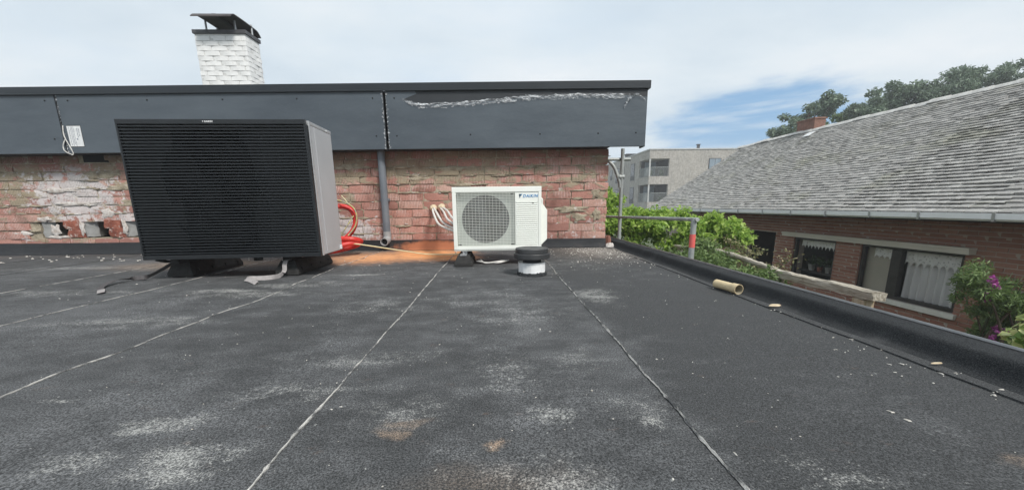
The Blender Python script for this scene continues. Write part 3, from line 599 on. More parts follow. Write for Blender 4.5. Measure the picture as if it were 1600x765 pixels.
for x_, y_ in ((-.215, -.10), (.19, -.10), (.29, .12), (-.205, .12)): link('cowl_post', pm, ch, (x_, y_, CH + .04), (0, .0, 0))
# ------------------------------------------------------------------ big black heat pump
hp = thing('heat_pump', 'large black outdoor heat pump with louvred front and silver side panel', 'heat pump', (-2.01, 2.88, 0), .031)
HX, HZ0, HZ1 = .648, .166, 1.158
MB().box(HX - .022, HX, .028, .43, HZ0 + .004, HZ1 - .03).build('side_panel', M_silver, hp, bevel=.004)
MB().box(HX - .004, HX + .0035, .03, .052, HZ0, HZ1 - .004).build('side_edge', M_silver2, hp, bevel=.0015)
MB().box(HX - .004, HX + .0025, .118, .121, HZ0 + .03, HZ1 - .032).build('panel_crease', M_silver2, hp)
MB().box(-HX, HX + .002, .03, .43, HZ1 - .029, HZ1 - .004).build('top_lid', M_silver2, hp, bevel=.004)
MB().box(HX - .01, HX + .006, .33, .342, HZ1 - .022, HZ1 - .012).build('lid_screw', M_white, hp)
MB().box(HX - .02, HX + .012, .385, .405, HZ0 + .012, HZ0 + .045).build('corner_clip', M_white, hp, bevel=.003)
MB().box(-HX, -HX + .02, .03, .43, HZ0 + .004, HZ1 - .03).build('side_panel', M_silver, hp, bevel=.004)
MB().box(-HX + .021, HX - .023, .20, .43, HZ0 + .004, HZ1 - .031).build('rear_casing', M_inner, hp)
MB().box(-HX + .021, HX - .023, .03, .43, HZ0 - .006, HZ0 + .003).build('base_tray', M_anth, hp)
MB().box(-.647, .637, -.003, .028, HZ1 - .034, HZ1).build('front_top_strip', M_anth, hp, bevel=.003)
MB().box(-.647, .648, -.003, .028, HZ0 - .003, HZ0 + .028).build('front_bottom_strip', M_anth, hp, bevel=.003)
MB().box(-.647, -.634, -.002, .028, HZ0 + .029, HZ1 - .035).build('front_edge', M_anth, hp, bevel=.002)
MB().box(.627, .648, -.002, .028, HZ0 + .029, HZ1 - .035).build('front_edge', M_anth, hp, bevel=.002)
MB().prism([(.626, .020), (.52, .024), (.40, .040), (.27, .075), (.14, .14), (.05, .195), (.626, .195)], HZ0 + .029, HZ1 - .035, 'z').build('front_backing', M_back, hp)  # sloped shape added to soften the fade into darkness behind the slats
MB().prism([(-.633, .020), (-.59, .06), (-.52, .13), (-.44, .195), (-.633, .195)], HZ0 + .029, HZ1 - .035, 'z').build('front_backing', M_back, hp)
NS = 43; pit = (HZ1 - .036 - HZ0 - .03) / NS
slm = MB().prism([(.0, -.0026), (.0, .0024), (.006, .0048), (.016, .0052), (.016, .0030)], -.6335, .6265, 'x').mesh('slat', M_slat)
for j in range(NS): link('slat', slm, hp, (0, 0, HZ0 + .03 + pit * (j + .5)))
fan = MB().lathe([(.02, 0), (.09, .0), (.10, .03), (.10, .05)], n=24)
fan = fan.build('fan', M_fanb, hp, smooth=40); fan.rotation_euler = (PI / 2, 0, 0); fan.location = (-.14, .13, .66)
for q in range(3):
    a0 = q * 2 * PI / 3 + .4; bl = MB()
    def blade(u, v, a0=a0):
        r_ = .09 + .31 * u; a = a0 + (v - .5) * (1.1 + .35 * u) + .25 * u; return (r_ * math.cos(a), r_ * math.sin(a), .03 * (v - .5) * -1.6)
    bl.grid(blade, 6, 6); bl.build('fan_blade', M_fanb, fan, smooth=True)
rg = MB(); pr_ = [(-.14 + .42 * math.cos(2 * PI * j / 48), .17, .66 + .42 * math.sin(2 * PI * j / 48)) for j in range(49)]; rg.tube(pr_, .012, 8, False); rg.build('fan_ring', M_fanb, hp, smooth=True)
MB().tube([(.12, .10, HZ0), (.12, .10, HZ0 - .035)], .032, 14).build('drain_spout', M_rub, hp, smooth=40)
for x_ in (-.5, .34): MB().box(x_ - .03, x_ + .03, .09, .42, .118, HZ0 - .007).build('mounting_rail', M_rub, hp)
def text(body, size, material, parent, loc, rot, name, shear=0, off=0, ext=.0008):
    cu = bpy.data.curves.new(name, 'FONT'); cu.body = body; cu.size = size; cu.space_character = 1.12; cu.shear = shear; cu.offset = off; cu.extrude = ext; cu.align_x = 'CENTER'; cu.align_y = 'CENTER'; cu.resolution_u = 3
    o = bpy.data.objects.new(name, cu); C.objects.link(o); bpy.context.view_layer.update()
    me = bpy.data.meshes.new_from_object(o.evaluated_get(bpy.context.evaluated_depsgraph_get())); bpy.data.objects.remove(o)
    me.materials.clear(); me.materials.append(material); return link(name, me, parent, loc, rot)
text('DAIKIN', .0155, M_white, hp, (-.022, -.0038, HZ1 - .017), (PI / 2, 0, 0), 'logo_lettering', .15, .0006)
MB().prism([(-.063, HZ1 - .012), (-.054, HZ1 - .012), (-.060, HZ1 - .022)], -.0048, -.0035).build('logo_emblem', M_white, hp)
# rubber support blocks under the heat pump
def foot(name, label, x0, x1, y0, y1, h, group, loc):
    t_ = thing(name, label, 'support block', loc, 0, group)
    w_ = (x1 - x0) / 2; L_ = y1 - y0; c_ = .022
    f_ = MB()
    P_ = lambda w, i, z: [(-w, i, z), (w, i, z), (w, L_ - i, z), (-w, L_ - i, z)]
    f_.v = P_(w_, 0, 0.002) + P_(w_, 0, .03) + P_(w_ * .82, .012, h * .62) + P_(w_ * .62, .03, h)
    f_.f = [(3, 2, 1, 0), (12, 13, 14, 15)] + [(l * 4 + j, l * 4 + (j + 1) % 4, l * 4 + 4 + (j + 1) % 4, l * 4 + 4 + j) for l in range(3) for j in range(4)]
    f_.build('block_body', M_rub, t_, bevel=.005)
    for y_ in [L_ * q for q in (.12, .37, .63, .88)]:
        r_ = MB(); r_.box(-w_ * 1.0, w_ * 1.0, y_ - .008, y_ + .008, .004, h * .5); r_.build('rib', M_rub, t_, bevel=.003)
    MB().box(-w_ * .35, w_ * .35, .02, L_ - .02, h - .004, h + .006).build('top_channel', M_zinc, t_)
    return t_
foot('rubber_foot', 'left rubber support block under the large black heat pump, thrusting out a dark strap', -2.63, -2.43, 3.0, 3.6, .118, 'rubber blocks under the heat pump', (-2.53, 3.0, .005))
foot('rubber_foot', 'right rubber support block under the large black heat pump, with a pale strap over it', -1.77, -1.59, 2.97, 3.6, .118, 'rubber blocks under the heat pump', (-1.68, 2.97, .005))
def up(p, dz): return [(a, b_, c_ + dz) for a, b_, c_ in p]
s1 = smooth_path([(-2.50, 3.02, .128), (-2.545, 2.985, .124), (-2.62, 2.95, .075), (-2.70, 2.90, .03), (-2.80, 2.88, .022), (-2.82, 2.78, .028), (-2.78, 2.66, .014), (-2.70, 2.56, .011), (-2.60, 2.47, .010)], 7)
s1o = tag(MB().ribbon(s1, .034, .0025, side=[(-.25 + .0 * j, .55, -.5) if j < 20 else (.85, .25, .5 - min(.5, (j - 20) * .03)) for j in range(len(s1))]).build('strap', M_strapg), 'dark webbing strap lying on the roof left of the heat pump, its tip pale', 'strap')
MB().ribbon([(-2.66, 2.527, .0135), (-2.60, 2.466, .0125), (-2.575, 2.44, .012)], .036, .0025, side=(.85, .3, .1)).build('strap_tip', M_strapl, s1o)
tag(MB().ribbon(smooth_path([(-2.5, 3.0, .139), (-2.57, 2.97, .135), (-2.64, 2.945, .155)], 5), .03, .004, side=(.2, .8, .3)).build('strap_end', M_rub), 'short black strap end curling up by the left foot of the heat pump', 'strap')
s2 = smooth_path([(-1.67, 3.02, .129), (-1.67, 2.965, .128), (-1.672, 2.940, .10), (-1.674, 2.925, .05), (-1.69, 2.885, .022), (-1.72, 2.83, .019), (-1.775, 2.80, .020), (-1.835, 2.79, .023), (-1.86, 2.755, .023), (-1.80, 2.71, .022), (-1.725, 2.655, .012)], 7)
tag(MB().ribbon(s2, .034, .0025, side=[(1, 0, 0) if j < 24 else ((.3, .5, .8) if j < 46 else (.45, .6, .5)) for j in range(len(s2))]).build('strap', M_strapl), 'pale grey webbing strap hanging from the right foot of the heat pump', 'strap')
# ------------------------------------------------------------------ small cream air conditioning unit
ac = thing('air_conditioner', 'small cream white outdoor air conditioning unit with round fan behind a wire grille', 'air conditioner', (.004, 3.30, 0))
AX, Z0, Z1 = .39, .146, .690
cs = MB(); cs.box(-AX, AX, .08, .285, Z0, Z1); cs.build('casing', M_cream, ac, bevel=.008)
fr = MB()
fr.box(-AX, AX, 0, .0795, Z1 - .046, Z1); fr.box(-AX, AX, 0, .0795, Z0, Z0 + .030); fr.box(-AX, -.357, 0, .0795, Z0 + .0302, Z1 - .0462); fr.box(.362, AX, 0, .0795, Z0 + .0302, Z1 - .0462)
fr.build('front_frame', M_cream, ac, bevel=.004)
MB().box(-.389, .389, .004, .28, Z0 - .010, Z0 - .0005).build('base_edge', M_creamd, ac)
gx0, gx1, gz0, gz1 = -.356, .158, Z0 + .0305, Z1 - .0465; fcx, fcz, fr_ = -.105, .41, .213
sh = MB(); nn = 64; ring = []; outer = []
for j in range(nn):
    a = 2 * PI * j / nn; dx, dz = math.cos(a), math.sin(a); ring.append((fcx + fr_ * dx, .062, fcz + fr_ * dz))
    tt = min(((gx1 - fcx) / dx if dx > 1e-6 else (gx0 - fcx) / dx if dx < -1e-6 else 9), ((gz1 - fcz) / dz if dz > 1e-6 else (gz0 - fcz) / dz if dz < -1e-6 else 9)); outer.append((fcx + tt * dx, .062, fcz + tt * dz))
back = [(p[0], .0785, p[2]) for p in ring]
sh.add(ring + outer + back, [(j, (j + 1) % nn, nn + (j + 1) % nn, nn + j) for j in range(nn)] + [(j, (j + 1) % nn, 2 * nn + (j + 1) % nn, 2 * nn + j) for j in range(nn)])
for a, c_ in (((gx0, gz0), 0), ((gx1, gz0), 0), ((gx0, gz1), 0), ((gx1, gz1), 0)):
    p0 = [p for p in outer if abs(p[0] - a[0]) < 1e-4]; p1 = [p for p in outer if abs(p[2] - a[1]) < 1e-4]
    q0 = min(p0, key=lambda p: abs(p[2] - a[1])); q1 = min(p1, key=lambda p: abs(p[0] - a[0])); sh.add([q0, (a[0], .062, a[1]), q1], [(0, 1, 2)])
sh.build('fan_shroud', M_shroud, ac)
dk = MB().lathe([(fr_ - .0005, 0), (fr_ - .0005, .0018), (.001, .0018)], n=48, close=False); dk = dk.build('fan_well', M_coil, ac); dk.rotation_euler = (PI / 2, 0, 0); dk.location = (fcx, .0795, fcz)
fan = MB().lathe([(.002, .003), (.055, .003), (.055, .006)], n=24).build('fan', M_coil, ac, smooth=40); fan.rotation_euler = (PI / 2, 0, 0); fan.location = (fcx, .074, fcz)
for q in range(3):
    a0 = q * 2 * PI / 3 + .9; bl = MB()
    def blade2(u, v, a0=a0): r_ = .056 + .145 * u; a = a0 + (v - .5) * 1.25 + .2 * u; return (r_ * math.cos(a), r_ * math.sin(a), .004 + .006 * (v - .5))
    bl.grid(blade2, 5, 5); bl.build('fan_blade', M_fanb, fan, smooth=True)
gr = MB(); nz_ = 34
for j in range(nz_):
    z_ = gz0 + (gz1 - gz0) * (j + .5) / nz_; gr.box(gx0, gx1, .004, .0075, z_ - .0014, z_ + .0014)
for j in range(17):
    x_ = gx0 + (gx1 - gx0) * (j + .5) / 17; gr.box(x_ - .0007, x_ + .0007, .0077, .0105, gz0, gz1)
gr.build('wire_grille', M_cream, ac)
bx = MB()
for x_ in (gx0 + .018, gx1 - .025): 
    for z_ in (gz0 + .012, gz1 - .016): bx.box(x_ - .014, x_ + .014, .011, .0125, z_ - .006, z_ + .006)
bx.build('grille_clips', M_coil, ac)
MB().box(.1585, .3615, .006, .0795, gz0, gz1).build('right_panel', M_cream, ac, bevel=.001)
rbm = MB().prism([(.0055, -.0045), (.0005, -.002), (.0005, .002), (.0055, .0045)], .166, .354, 'x').mesh('louvre_rib', M_cream)
for j in range(21): link('louvre_rib', rbm, ac, (0, 0, gz0 + .014 + j * .0182))
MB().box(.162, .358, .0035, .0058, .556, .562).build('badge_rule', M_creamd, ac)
MB().box(.308, .322, .003, .0058, .545, .553).build('sensor_window', M_coil, ac)
text('DAIKIN', .036, M_blue, ac, (.291, .0045, .608), (PI / 2, 0, 0), 'logo_lettering', .22, .0006, .0010)
MB().prism([(.192, .626), (.214, .626), (.199, .590)], .0036, .0056).build('logo_emblem', M_logo_d, ac)
MB().prism([(.201, .604), (.224, .626), (.2155, .6265)], .0026, .0035).build('logo_emblem_tip', M_blue, ac)
MB().prism([(AX + .0005, .600), (AX + .022, .585), (AX + .022, .535), (AX + .060, .485), (AX + .060, .225), (AX + .0005, .165)], .07, .262).build('pipe_cover', M_cream, ac, bevel=.005)
MB().prism([(AX + .0005, .595), (AX + .014, .58), (AX + .014, .55), (AX + .0005, .54)], .062, .0695).build('cover_lip', M_creamd, ac)
for x_ in (-.30, .30):
    MB().box(x_ - .022, x_ + .022, .03, .25, .108, Z0 - .0105).build('mounting_foot', M_zinc, ac)
    MB().tube([(x_ - .01, .02, .10), (x_ - .01, .02, .135)], .010, 8).build('bolt', M_zinc, ac, smooth=40)
for q in range(3):
    MB().tube(smooth_path([(-.2 + q * .02, .1, .03 + .006 * q), (-.12, .06 - .01 * q, .02), (.0, .05, .018 + q * .006), (.1 - q * .02, .12, .03)], 6), .006, 8).build('drain_tube', M_insul, ac, smooth=True)
foot('rubber_foot', 'left rubber support block under the small cream air conditioner', -.386, -.226, 3.22, 3.62, .100, 'rubber blocks under the air conditioner', (-.302, 3.22, .005))
foot('rubber_foot', 'right rubber support block under the small cream air conditioner, behind the black roof vent', .22, .38, 3.22, 3.62, .100, 'rubber blocks under the air conditioner', (.304, 3.22, .005))
# insulated pipes from the wall to the small unit
ei = 0
for a, b_, c_, d_, lab in (((-.78, 4.63, .50), (-.735, 4.40, .45), (-.62, 4.05, .335), (-.38, 3.52, .29), 'lowest white insulated pipe curving from the wall to the cream air conditioner'), ((-.765, 4.63, .515), (-.70, 4.40, .46), (-.58, 4.05, .36), (-.38, 3.52, .315), 'second lowest white insulated pipe between the wall and the cream air conditioner'), ((-.69, 4.63, .51), (-.62, 4.42, .465), (-.53, 4.05, .39), (-.37, 3.52, .345), 'second highest white insulated pipe between the wall and the cream air conditioner'), ((-.66, 4.63, .515), (-.58, 4.42, .48), (-.49, 4.05, .42), (-.37, 3.52, .375), 'topmost white insulated pipe curving from the wall to the cream air conditioner')):
    tag(MB().tube(smooth_path([a, b_, c_, d_], 8), .0125, 10).build('insulated_pipe', M_insul, smooth=True), lab, 'pipe', 'insulated pipes to the air conditioner')
tag(MB().tube(smooth_path([(-.72, 4.62, .51), (-.65, 4.38, .46), (-.56, 4.0, .375), (-.38, 3.52, .33)], 8), .007, 8).build('brown_cable', M_copper, smooth=True), 'thin brown cable running between the white insulated pipes', 'cable')
for u, z_, lab in ((-.772, .508, 'left beige foam plug where pipes enter the brick wall'), (-.672, .518, 'right beige foam plug where pipes enter the brick wall')):
    fo = MB(); rr = random.Random(int(z_ * 1000)); vs = []
    for j in range(7):
        th = PI * j / 6
        for q in range(12):
            ph = 2 * PI * q / 12; r_ = .046 * (1 + .22 * hn(th * 3 + q * .9, z_ * 7) + rr.uniform(-.08, .08)); vs.append((u + r_ * math.sin(th) * math.cos(ph), 4.632 + r_ * .7 * math.cos(th), z_ + r_ * math.sin(th) * math.sin(ph)))
    fo.add(vs, [(j * 12 + q, j * 12 + (q + 1) % 12, (j + 1) * 12 + (q + 1) % 12, (j + 1) * 12 + q) for j in range(6) for q in range(12)])
    tag(fo.build('foam_plug', M_foam, smooth=True), lab, 'foam', 'foam plugs in the wall')
# ------------------------------------------------------------------ roof vent
rv = thing('roof_vent', 'low roof vent with black cap and whitish metal collar before the air conditioner', 'roof vent', (.262, 2.82, 0))
MB().lathe([(.106, .004), (.105, .012), (.104, .018), (.103, .03), (.103, .092), (.106, .096), (.106, .102), (.097, .104), (.085, .10)], n=40).build('collar', M_alu, rv, smooth=35)
fl = MB()
for j in range(60):
    a = 2 * PI * j / 60; r0 = .104; h_ = .012 + .010 * abs(hn(j * .9, 1)); fl.v += [(r0 * math.cos(a), r0 * math.sin(a), .008), ((r0 + .0025) * math.cos(a), (r0 + .0025) * math.sin(a), .012 + h_), ((r0 + .012 + .008 * hn(j * .5, 3)) * math.cos(a), (r0 + .012) * math.sin(a), .0075)]
for j in range(60): 
    for q in range(2): fl.f.append((j * 3 + q, (j + 1) % 60 * 3 + q, (j + 1) % 60 * 3 + q + 1, j * 3 + q + 1))
fl.build('torn_flashing', M_kerb, rv)
MB().lathe([(.07, .10), (.07, .135)], n=24).build('neck', M_coil, rv, smooth=40)
MB().lathe([(.06, .134), (.138, .133), (.1405, .136), (.1405, .168), (.138, .1715), (.126, .173)], n=48).build('cap_skirt', M_vcap, rv, smooth=25)
MB().lathe([(.124, .1735), (.126, .176), (.126, .204), (.123, .208), (.108, .210), (.104, .207), (.04, .2085), (.002, .209)], n=48).build('cap_top', M_vcap, rv, smooth=25)
# ------------------------------------------------------------------ downpipe
dp = thing('downpipe', 'grey plastic downpipe running down the brick wall to an open elbow', 'downpipe', (-1.35, 4.62, 0))
MB().tube([(0, 0, .165), (-.0, 0, 1.19)], .043, 20).build('pipe', M_gpvc, dp, smooth=40)
MB().tube([(0, 0, .162), (0, 0, .235)], .0465, 20).build('pipe_collar', M_gpvc2, dp, smooth=40)
el_ = MB().tube(smooth_path([(0, 0, .2), (0, -.004, .16), (-.003, -.03, .132), (-.006, -.08, .122), (-.008, -.12, .12)], 6), .0465, 20, False); el_.build('elbow', M_gpvc2, dp, smooth=40)
mo = MB(); 
for r0, r1 in ((.0465, .039),):
    A = [( -.008 + r0 * math.cos(2 * PI * j / 24), -.121, .12 + r0 * math.sin(2 * PI * j / 24)) for j in range(24)]; B = [(-.008 + r1 * math.cos(2 * PI * j / 24), -.121, .12 + r1 * math.sin(2 * PI * j / 24)) for j in range(24)]; D = [(p[0], -.06, p[2]) for p in B]
    mo.add(A + B + D, [(j, (j + 1) % 24, 24 + (j + 1) % 24, 24 + j) for j in range(24)] + [(24 + j, 24 + (j + 1) % 24, 48 + (j + 1) % 24, 48 + j) for j in range(24)] + [tuple(range(48, 72))])
mo.build('open_mouth', M_gpvc2, dp)
MB().lathe([(.0385, 0), (.001, 0)], n=24, close=False).build('mouth_shade_disc', M_black, dp).matrix_local = Matrix.Translation((-.008, -.062, .12)) @ Matrix.Rotation(PI / 2, 4, 'X')  # black disc paints the shade inside the elbow
MB().box(-.055, .055, -.004, .045, .60, .63).build('pipe_clip', M_gpvc, dp, bevel=.004)
# ------------------------------------------------------------------ red conduits and loose wires behind the heat pump
def corr(pts, r, label):
    p = smooth_path(pts, 16); m_ = len(p); rad = [r * (1 + (.06 if i % 2 else -.06)) for i in range(m_)]
    return tag(MB().tube(p, rad, 12).build('red_conduit', M_red, smooth=True), label, 'conduit', 'red conduits behind the heat pump')
corr([(-2.2, 3.7, .55), (-1.95, 4.0, .57), (-1.80, 4.25, .55), (-1.69, 4.3, .536), (-1.625, 4.3, .485), (-1.60, 4.3, .385), (-1.628, 4.28, .285), (-1.70, 4.25, .20), (-1.82, 4.2, .11), (-2.05, 4.1, .06)], .027, 'red corrugated conduit arching high beside the heat pump')
corr([(-2.2, 4.0, .20), (-1.95, 4.1, .20), (-1.75, 4.12, .197), (-1.60, 4.14, .19), (-1.55, 4.22, .165), (-1.60, 4.35, .14), (-1.8, 4.4, .12), (-2.1, 4.4, .12)], .029, 'red corrugated conduit lying level in the upper low loop beside the heat pump')
corr([(-2.2, 4.0, .08), (-1.9, 4.05, .10), (-1.72, 4.08, .125), (-1.60, 4.15, .145), (-1.56, 4.22, .13), (-1.66, 4.28, .09), (-1.85, 4.2, .05), (-2.1, 4.1, .04)], .027, 'red corrugated conduit in the lowest loop on the roof beside the heat pump')
tag(MB().tube(smooth_path([(-2.1, 3.8, .62), (-1.80, 4.2, .615), (-1.68, 4.22, .592), (-1.59, 4.24, .53), (-1.56, 4.24, .44), (-1.585, 4.24, .33), (-1.66, 4.2, .22)], 10), .008, 8).build('earth_wire', M_earth, smooth=True), 'striped yellow green wire over the red conduit arch', 'wire')
tag(MB().tube(smooth_path([(-1.60, 4.26, .44), (-1.66, 4.22, .34), (-1.73, 4.2, .24), (-1.78, 4.15, .17)], 8), .006, 8).build('earth_wire', M_earth, smooth=True), 'green wire slanting down inside the red conduit arch', 'wire')
tag(MB().tube([(-1.775, 4.42, .665), (-1.735, 4.41, .62), (-1.695, 4.38, .578)], .0055, 8).build('wire_end', M_cable, smooth=True), 'short pale wire end sticking up above the red conduits', 'wire')
tag(MB().tube(smooth_path([(-1.95, 4.0, .11), (-1.76, 4.05, .135), (-1.62, 4.12, .145), (-1.45, 4.2, .11), (-1.25, 4.2, .075), (-1.0, 4.15, .04), (-.8, 4.05, .022), (-.6, 3.98, .022), (-.42, 3.85, .04), (-.3, 3.6, .09)], 12), .0075, 8).build('pale_cable', M_cable, smooth=True), 'pale yellow cable running across the orange dust to the air conditioner', 'cable')
# ------------------------------------------------------------------ loose pipe and debris
pp = thing('pipe_offcut', 'short beige plastic pipe offcut lying on the roof by the kerb', 'pipe', (1.385, 2.12, .033), math.radians(-80))
MB().tube([(-.10, 0, 0), (.02, 0, 0), (.028, 0, 0), (.034, 0, 0), (.078, 0, 0)], [.026, .026, .0265, .029, .0298], 28, False).build('pipe_wall', M_beige, pp, smooth=50)
MB().tube([(-.10, 0, 0), (.03, 0, 0), (.0775, 0, 0)], [.0235, .0235, .0272], 28, False).build('pipe_bore', M_beigein, pp, smooth=50)
rm = MB(); A = [(.078, .0298 * math.cos(2 * PI * j / 28), .0298 * math.sin(2 * PI * j / 28)) for j in range(28)]; B = [(.078, .0270 * math.cos(2 * PI * j / 28), .0270 * math.sin(2 * PI * j / 28)) for j in range(28)]
rm.add(A + B, [(j, (j + 1) % 28, 28 + (j + 1) % 28, 28 + j) for j in range(28)]); A = [(-.10, .026 * math.cos(2 * PI * j / 28), .026 * math.sin(2 * PI * j / 28)) for j in range(28)]; B = [(-.10, 0, 0)]
rm.add(A + B, [(j, (j + 1) % 28, 28) for j in range(28)]); rm.build('pipe_rim', M_beige, pp)
def pebble(mb, x_, y_, sx, sy, sz, rr, z0=.004):
    a = rr.uniform(0, 6.28); c_, s_ = math.cos(a), math.sin(a); vs = []
    for (px, py, pz) in ((-1, -.6, 0), (.7, -1, 0), (1.1, .5, 0), (-.5, 1, 0), (-.6, -.4, 1), (.5, -.5, .9), (.6, .3, 1.1), (-.3, .5, .8)):
        px *= sx * rr.uniform(.7, 1.2); py *= sy * rr.uniform(.7, 1.2); vs.append((x_ + px * c_ - py * s_, y_ + px * s_ + py * c_, z0 + pz * sz * rr.uniform(.7, 1.2)))
    mb.add(vs, [(0, 3, 2, 1), (4, 5, 6, 7), (0, 1, 5, 4), (1, 2, 6, 5), (2, 3, 7, 6), (3, 0, 4, 7)])
rr = random.Random(21); ck = MB()
for x_, y_ in ((1.263, 1.187), (1.177, 1.329), (1.199, 1.186), (1.326, 1.219), (1.257, 1.085), (1.216, 1.018), (1.252, .953), (1.265, .948), (1.402, .996), (1.355, .865), (1.36, .87), (1.40, .878), (.083, .948), (.27, .867), (.311, .616), (-.517, 1.079), (-1.158, 1.311), (-.484, 1.158), (-.174, 1.161), (-.427, .899), (1.38, 1.07), (1.37, 1.05), (1.34, 1.30), (1.31, 1.12), (1.39, .97), (1.05, 1.0), (.98, .8), (.7, .72), (.5, .66), (.2, 1.5), (.9, 1.5), (1.12, 1.6), (1.22, 1.9), (.62, 1.0)):
    for q in range(rr.choice((0, 1, 1, 2, 3))): pebble(ck, x_ + rr.gauss(0, .02), y_ + rr.gauss(0, .02), rr.choice((.0015, .002, .003, .0045, .0075)) * rr.uniform(.7, 1.2), rr.uniform(.001, .003), rr.uniform(.001, .0025), rr)
for i in range(420):
    x_ = rr.uniform(-3, 1.36); y_ = rr.uniform(.6, 4.4); s_ = rr.uniform(.001, .003) * (.6 + y_ * .3) * (1.7 if rr.random() < .06 else 1); pebble(ck, x_, y_, s_, s_ * .7, s_ * .6, rr)
for i in range(26):
    y_ = rr.uniform(.7, 4.0); s_ = rr.uniform(.002, .005) * (.6 + y_ * .3); pebble(ck, 1.36 + abs(rr.gauss(0, .03)) * -1, y_, s_, s_ * .7, s_ * .6, rr, .008)
for i in range(70):                                       # crumbs below the opened wall
    s_ = rr.uniform(.006, .014); pebble(ck, rr.uniform(-6.3, -2.6), rr.uniform(4.05, 4.72), s_, s_ * .7, s_ * .6, rr)
stuff(ck.build('debris', M_chip))
gt = MB()
for i in range(520):
    a = abs(rr.gauss(0, 1)); x_ = 1.38 - abs(rr.gauss(0, .32)); y_ = 4.3 + rr.gauss(0, .55)
    if y_ > 5.4 or y_ < 2.7: continue
    s_ = rr.choice((.003, .004, .005, .008)) * rr.uniform(.7, 1.1); pebble(gt, x_, y_, s_, s_ * .8, s_ * .6, rr)
stuff(gt.build('grit', M_chip))
def slab(name, label, cat, x_, y_, sx, sy, sz, m_, seed, z0=.006, group=None):
    r_ = random.Random(seed); mb = MB(); n_ = 11; vs = []
    for zq, f_ in ((0, 1), (sz * .6, .95), (sz, .7)):
        for j in range(n_):
            a = 2 * PI * j / n_; q = f_ * (1 + .25 * hn(a * 2, seed)); vs.append((x_ + sx * math.cos(a) * q, y_ + sy * math.sin(a) * q, z0 + zq + (r_.uniform(-.15, .15) * sz if zq else 0)))
    mb.add(vs, [(a * n_ + j, a * n_ + (j + 1) % n_, (a + 1) * n_ + (j + 1) % n_, (a + 1) * n_ + j) for a in range(2) for j in range(n_)] + [tuple(range(2 * n_, 3 * n_)), tuple(reversed(range(n_)))])
    return tag(mb.build(name, m_, smooth=40), label, cat, group)
slab('dry_chip', 'tan dry chip lying on the roof right of the beige pipe offcut', 'chip', 1.40, 1.76, .032, .012, .008, M_foam, 3, .012)
slab('wood_splinter', 'pale wood splinter lying near the kerb at the right edge', 'splinter', 1.408, 1.06, .020, .004, .004, M_foam, 5, .012)
slab('mortar_lump', 'white mortar lump at the foot of the brick wall corner', 'mortar lump', 1.40, 4.56, .05, .04, .05, M_lime, 8)
slab('mortar_lump', 'pinkish brick piece standing past the brick wall corner', 'brick piece', 1.42, 4.72, .045, .05, .12, M_hbrick, 9)
# ------------------------------------------------------------------ scaffold guard rail
def post(label, x_, y_, z0, z1, band=False):
    t_ = thing('scaffold_post', label, 'scaffold post', (x_, y_, -2.1), 0, 'scaffold posts beyond the kerb')
    MB().tube([(0, 0, 0), (0, 0, z1 + 2.1)], .0235, 14).build('tube', M_post, t_, smooth=40)
    if band: MB().tube([(0, 0, .155 + 2.1), (0, 0, .268 + 2.1)], .0242, 14, False).build('red_band', M_redp, t_, smooth=40)
    MB().lathe([(.07, 0), (.07, .01), (.03, .012), (.03, .05)], n=16).build('base_plate', M_post, t_, smooth=40)
    return t_
p1 = post('tall galvanised scaffold post beside the brick wall corner, with a bracket near its top', 1.662, 5.0, 0, 1.235)
p2 = post('short galvanised scaffold post with a red band beyond the kerb', 1.665, 3.10, 0, .405, True)
MB().tube([(-.04, 0, 2.95 + .03), (0, 0, 2.95 + .03), (.03, 0, 2.95 + .03)], .03, 12).build('coupler', M_post, p1)
tag(MB().tube([(1.675, 3.06, .392), (1.66, 4.0, .375), (1.655, 5.0, .355), (1.652, 6.4, .33)], .0165, 12).build('guard_rail', M_post, smooth=40), 'horizontal galvanised guard rail between the two scaffold posts', 'guard rail')
br = MB().tube(smooth_path([(1.2, 5.12, 1.10), (1.45, 5.06, 1.09), (1.52, 5.04, 1.06), (1.575, 5.02, .98), (1.632, 5.0, .82), (1.642, 5.0, .74)], 6), .022, 12)
br = tag(br.build('scaffold_bracket', M_post, smooth=40), 'curved galvanised scaffold bracket joining the tall post near its top', 'scaffold bracket')
MB().tube([(1.35, 5.035, 1.105), (1.78, 5.035, 1.105)], .021, 12).build('cross_tube', M_post, br, smooth=40)
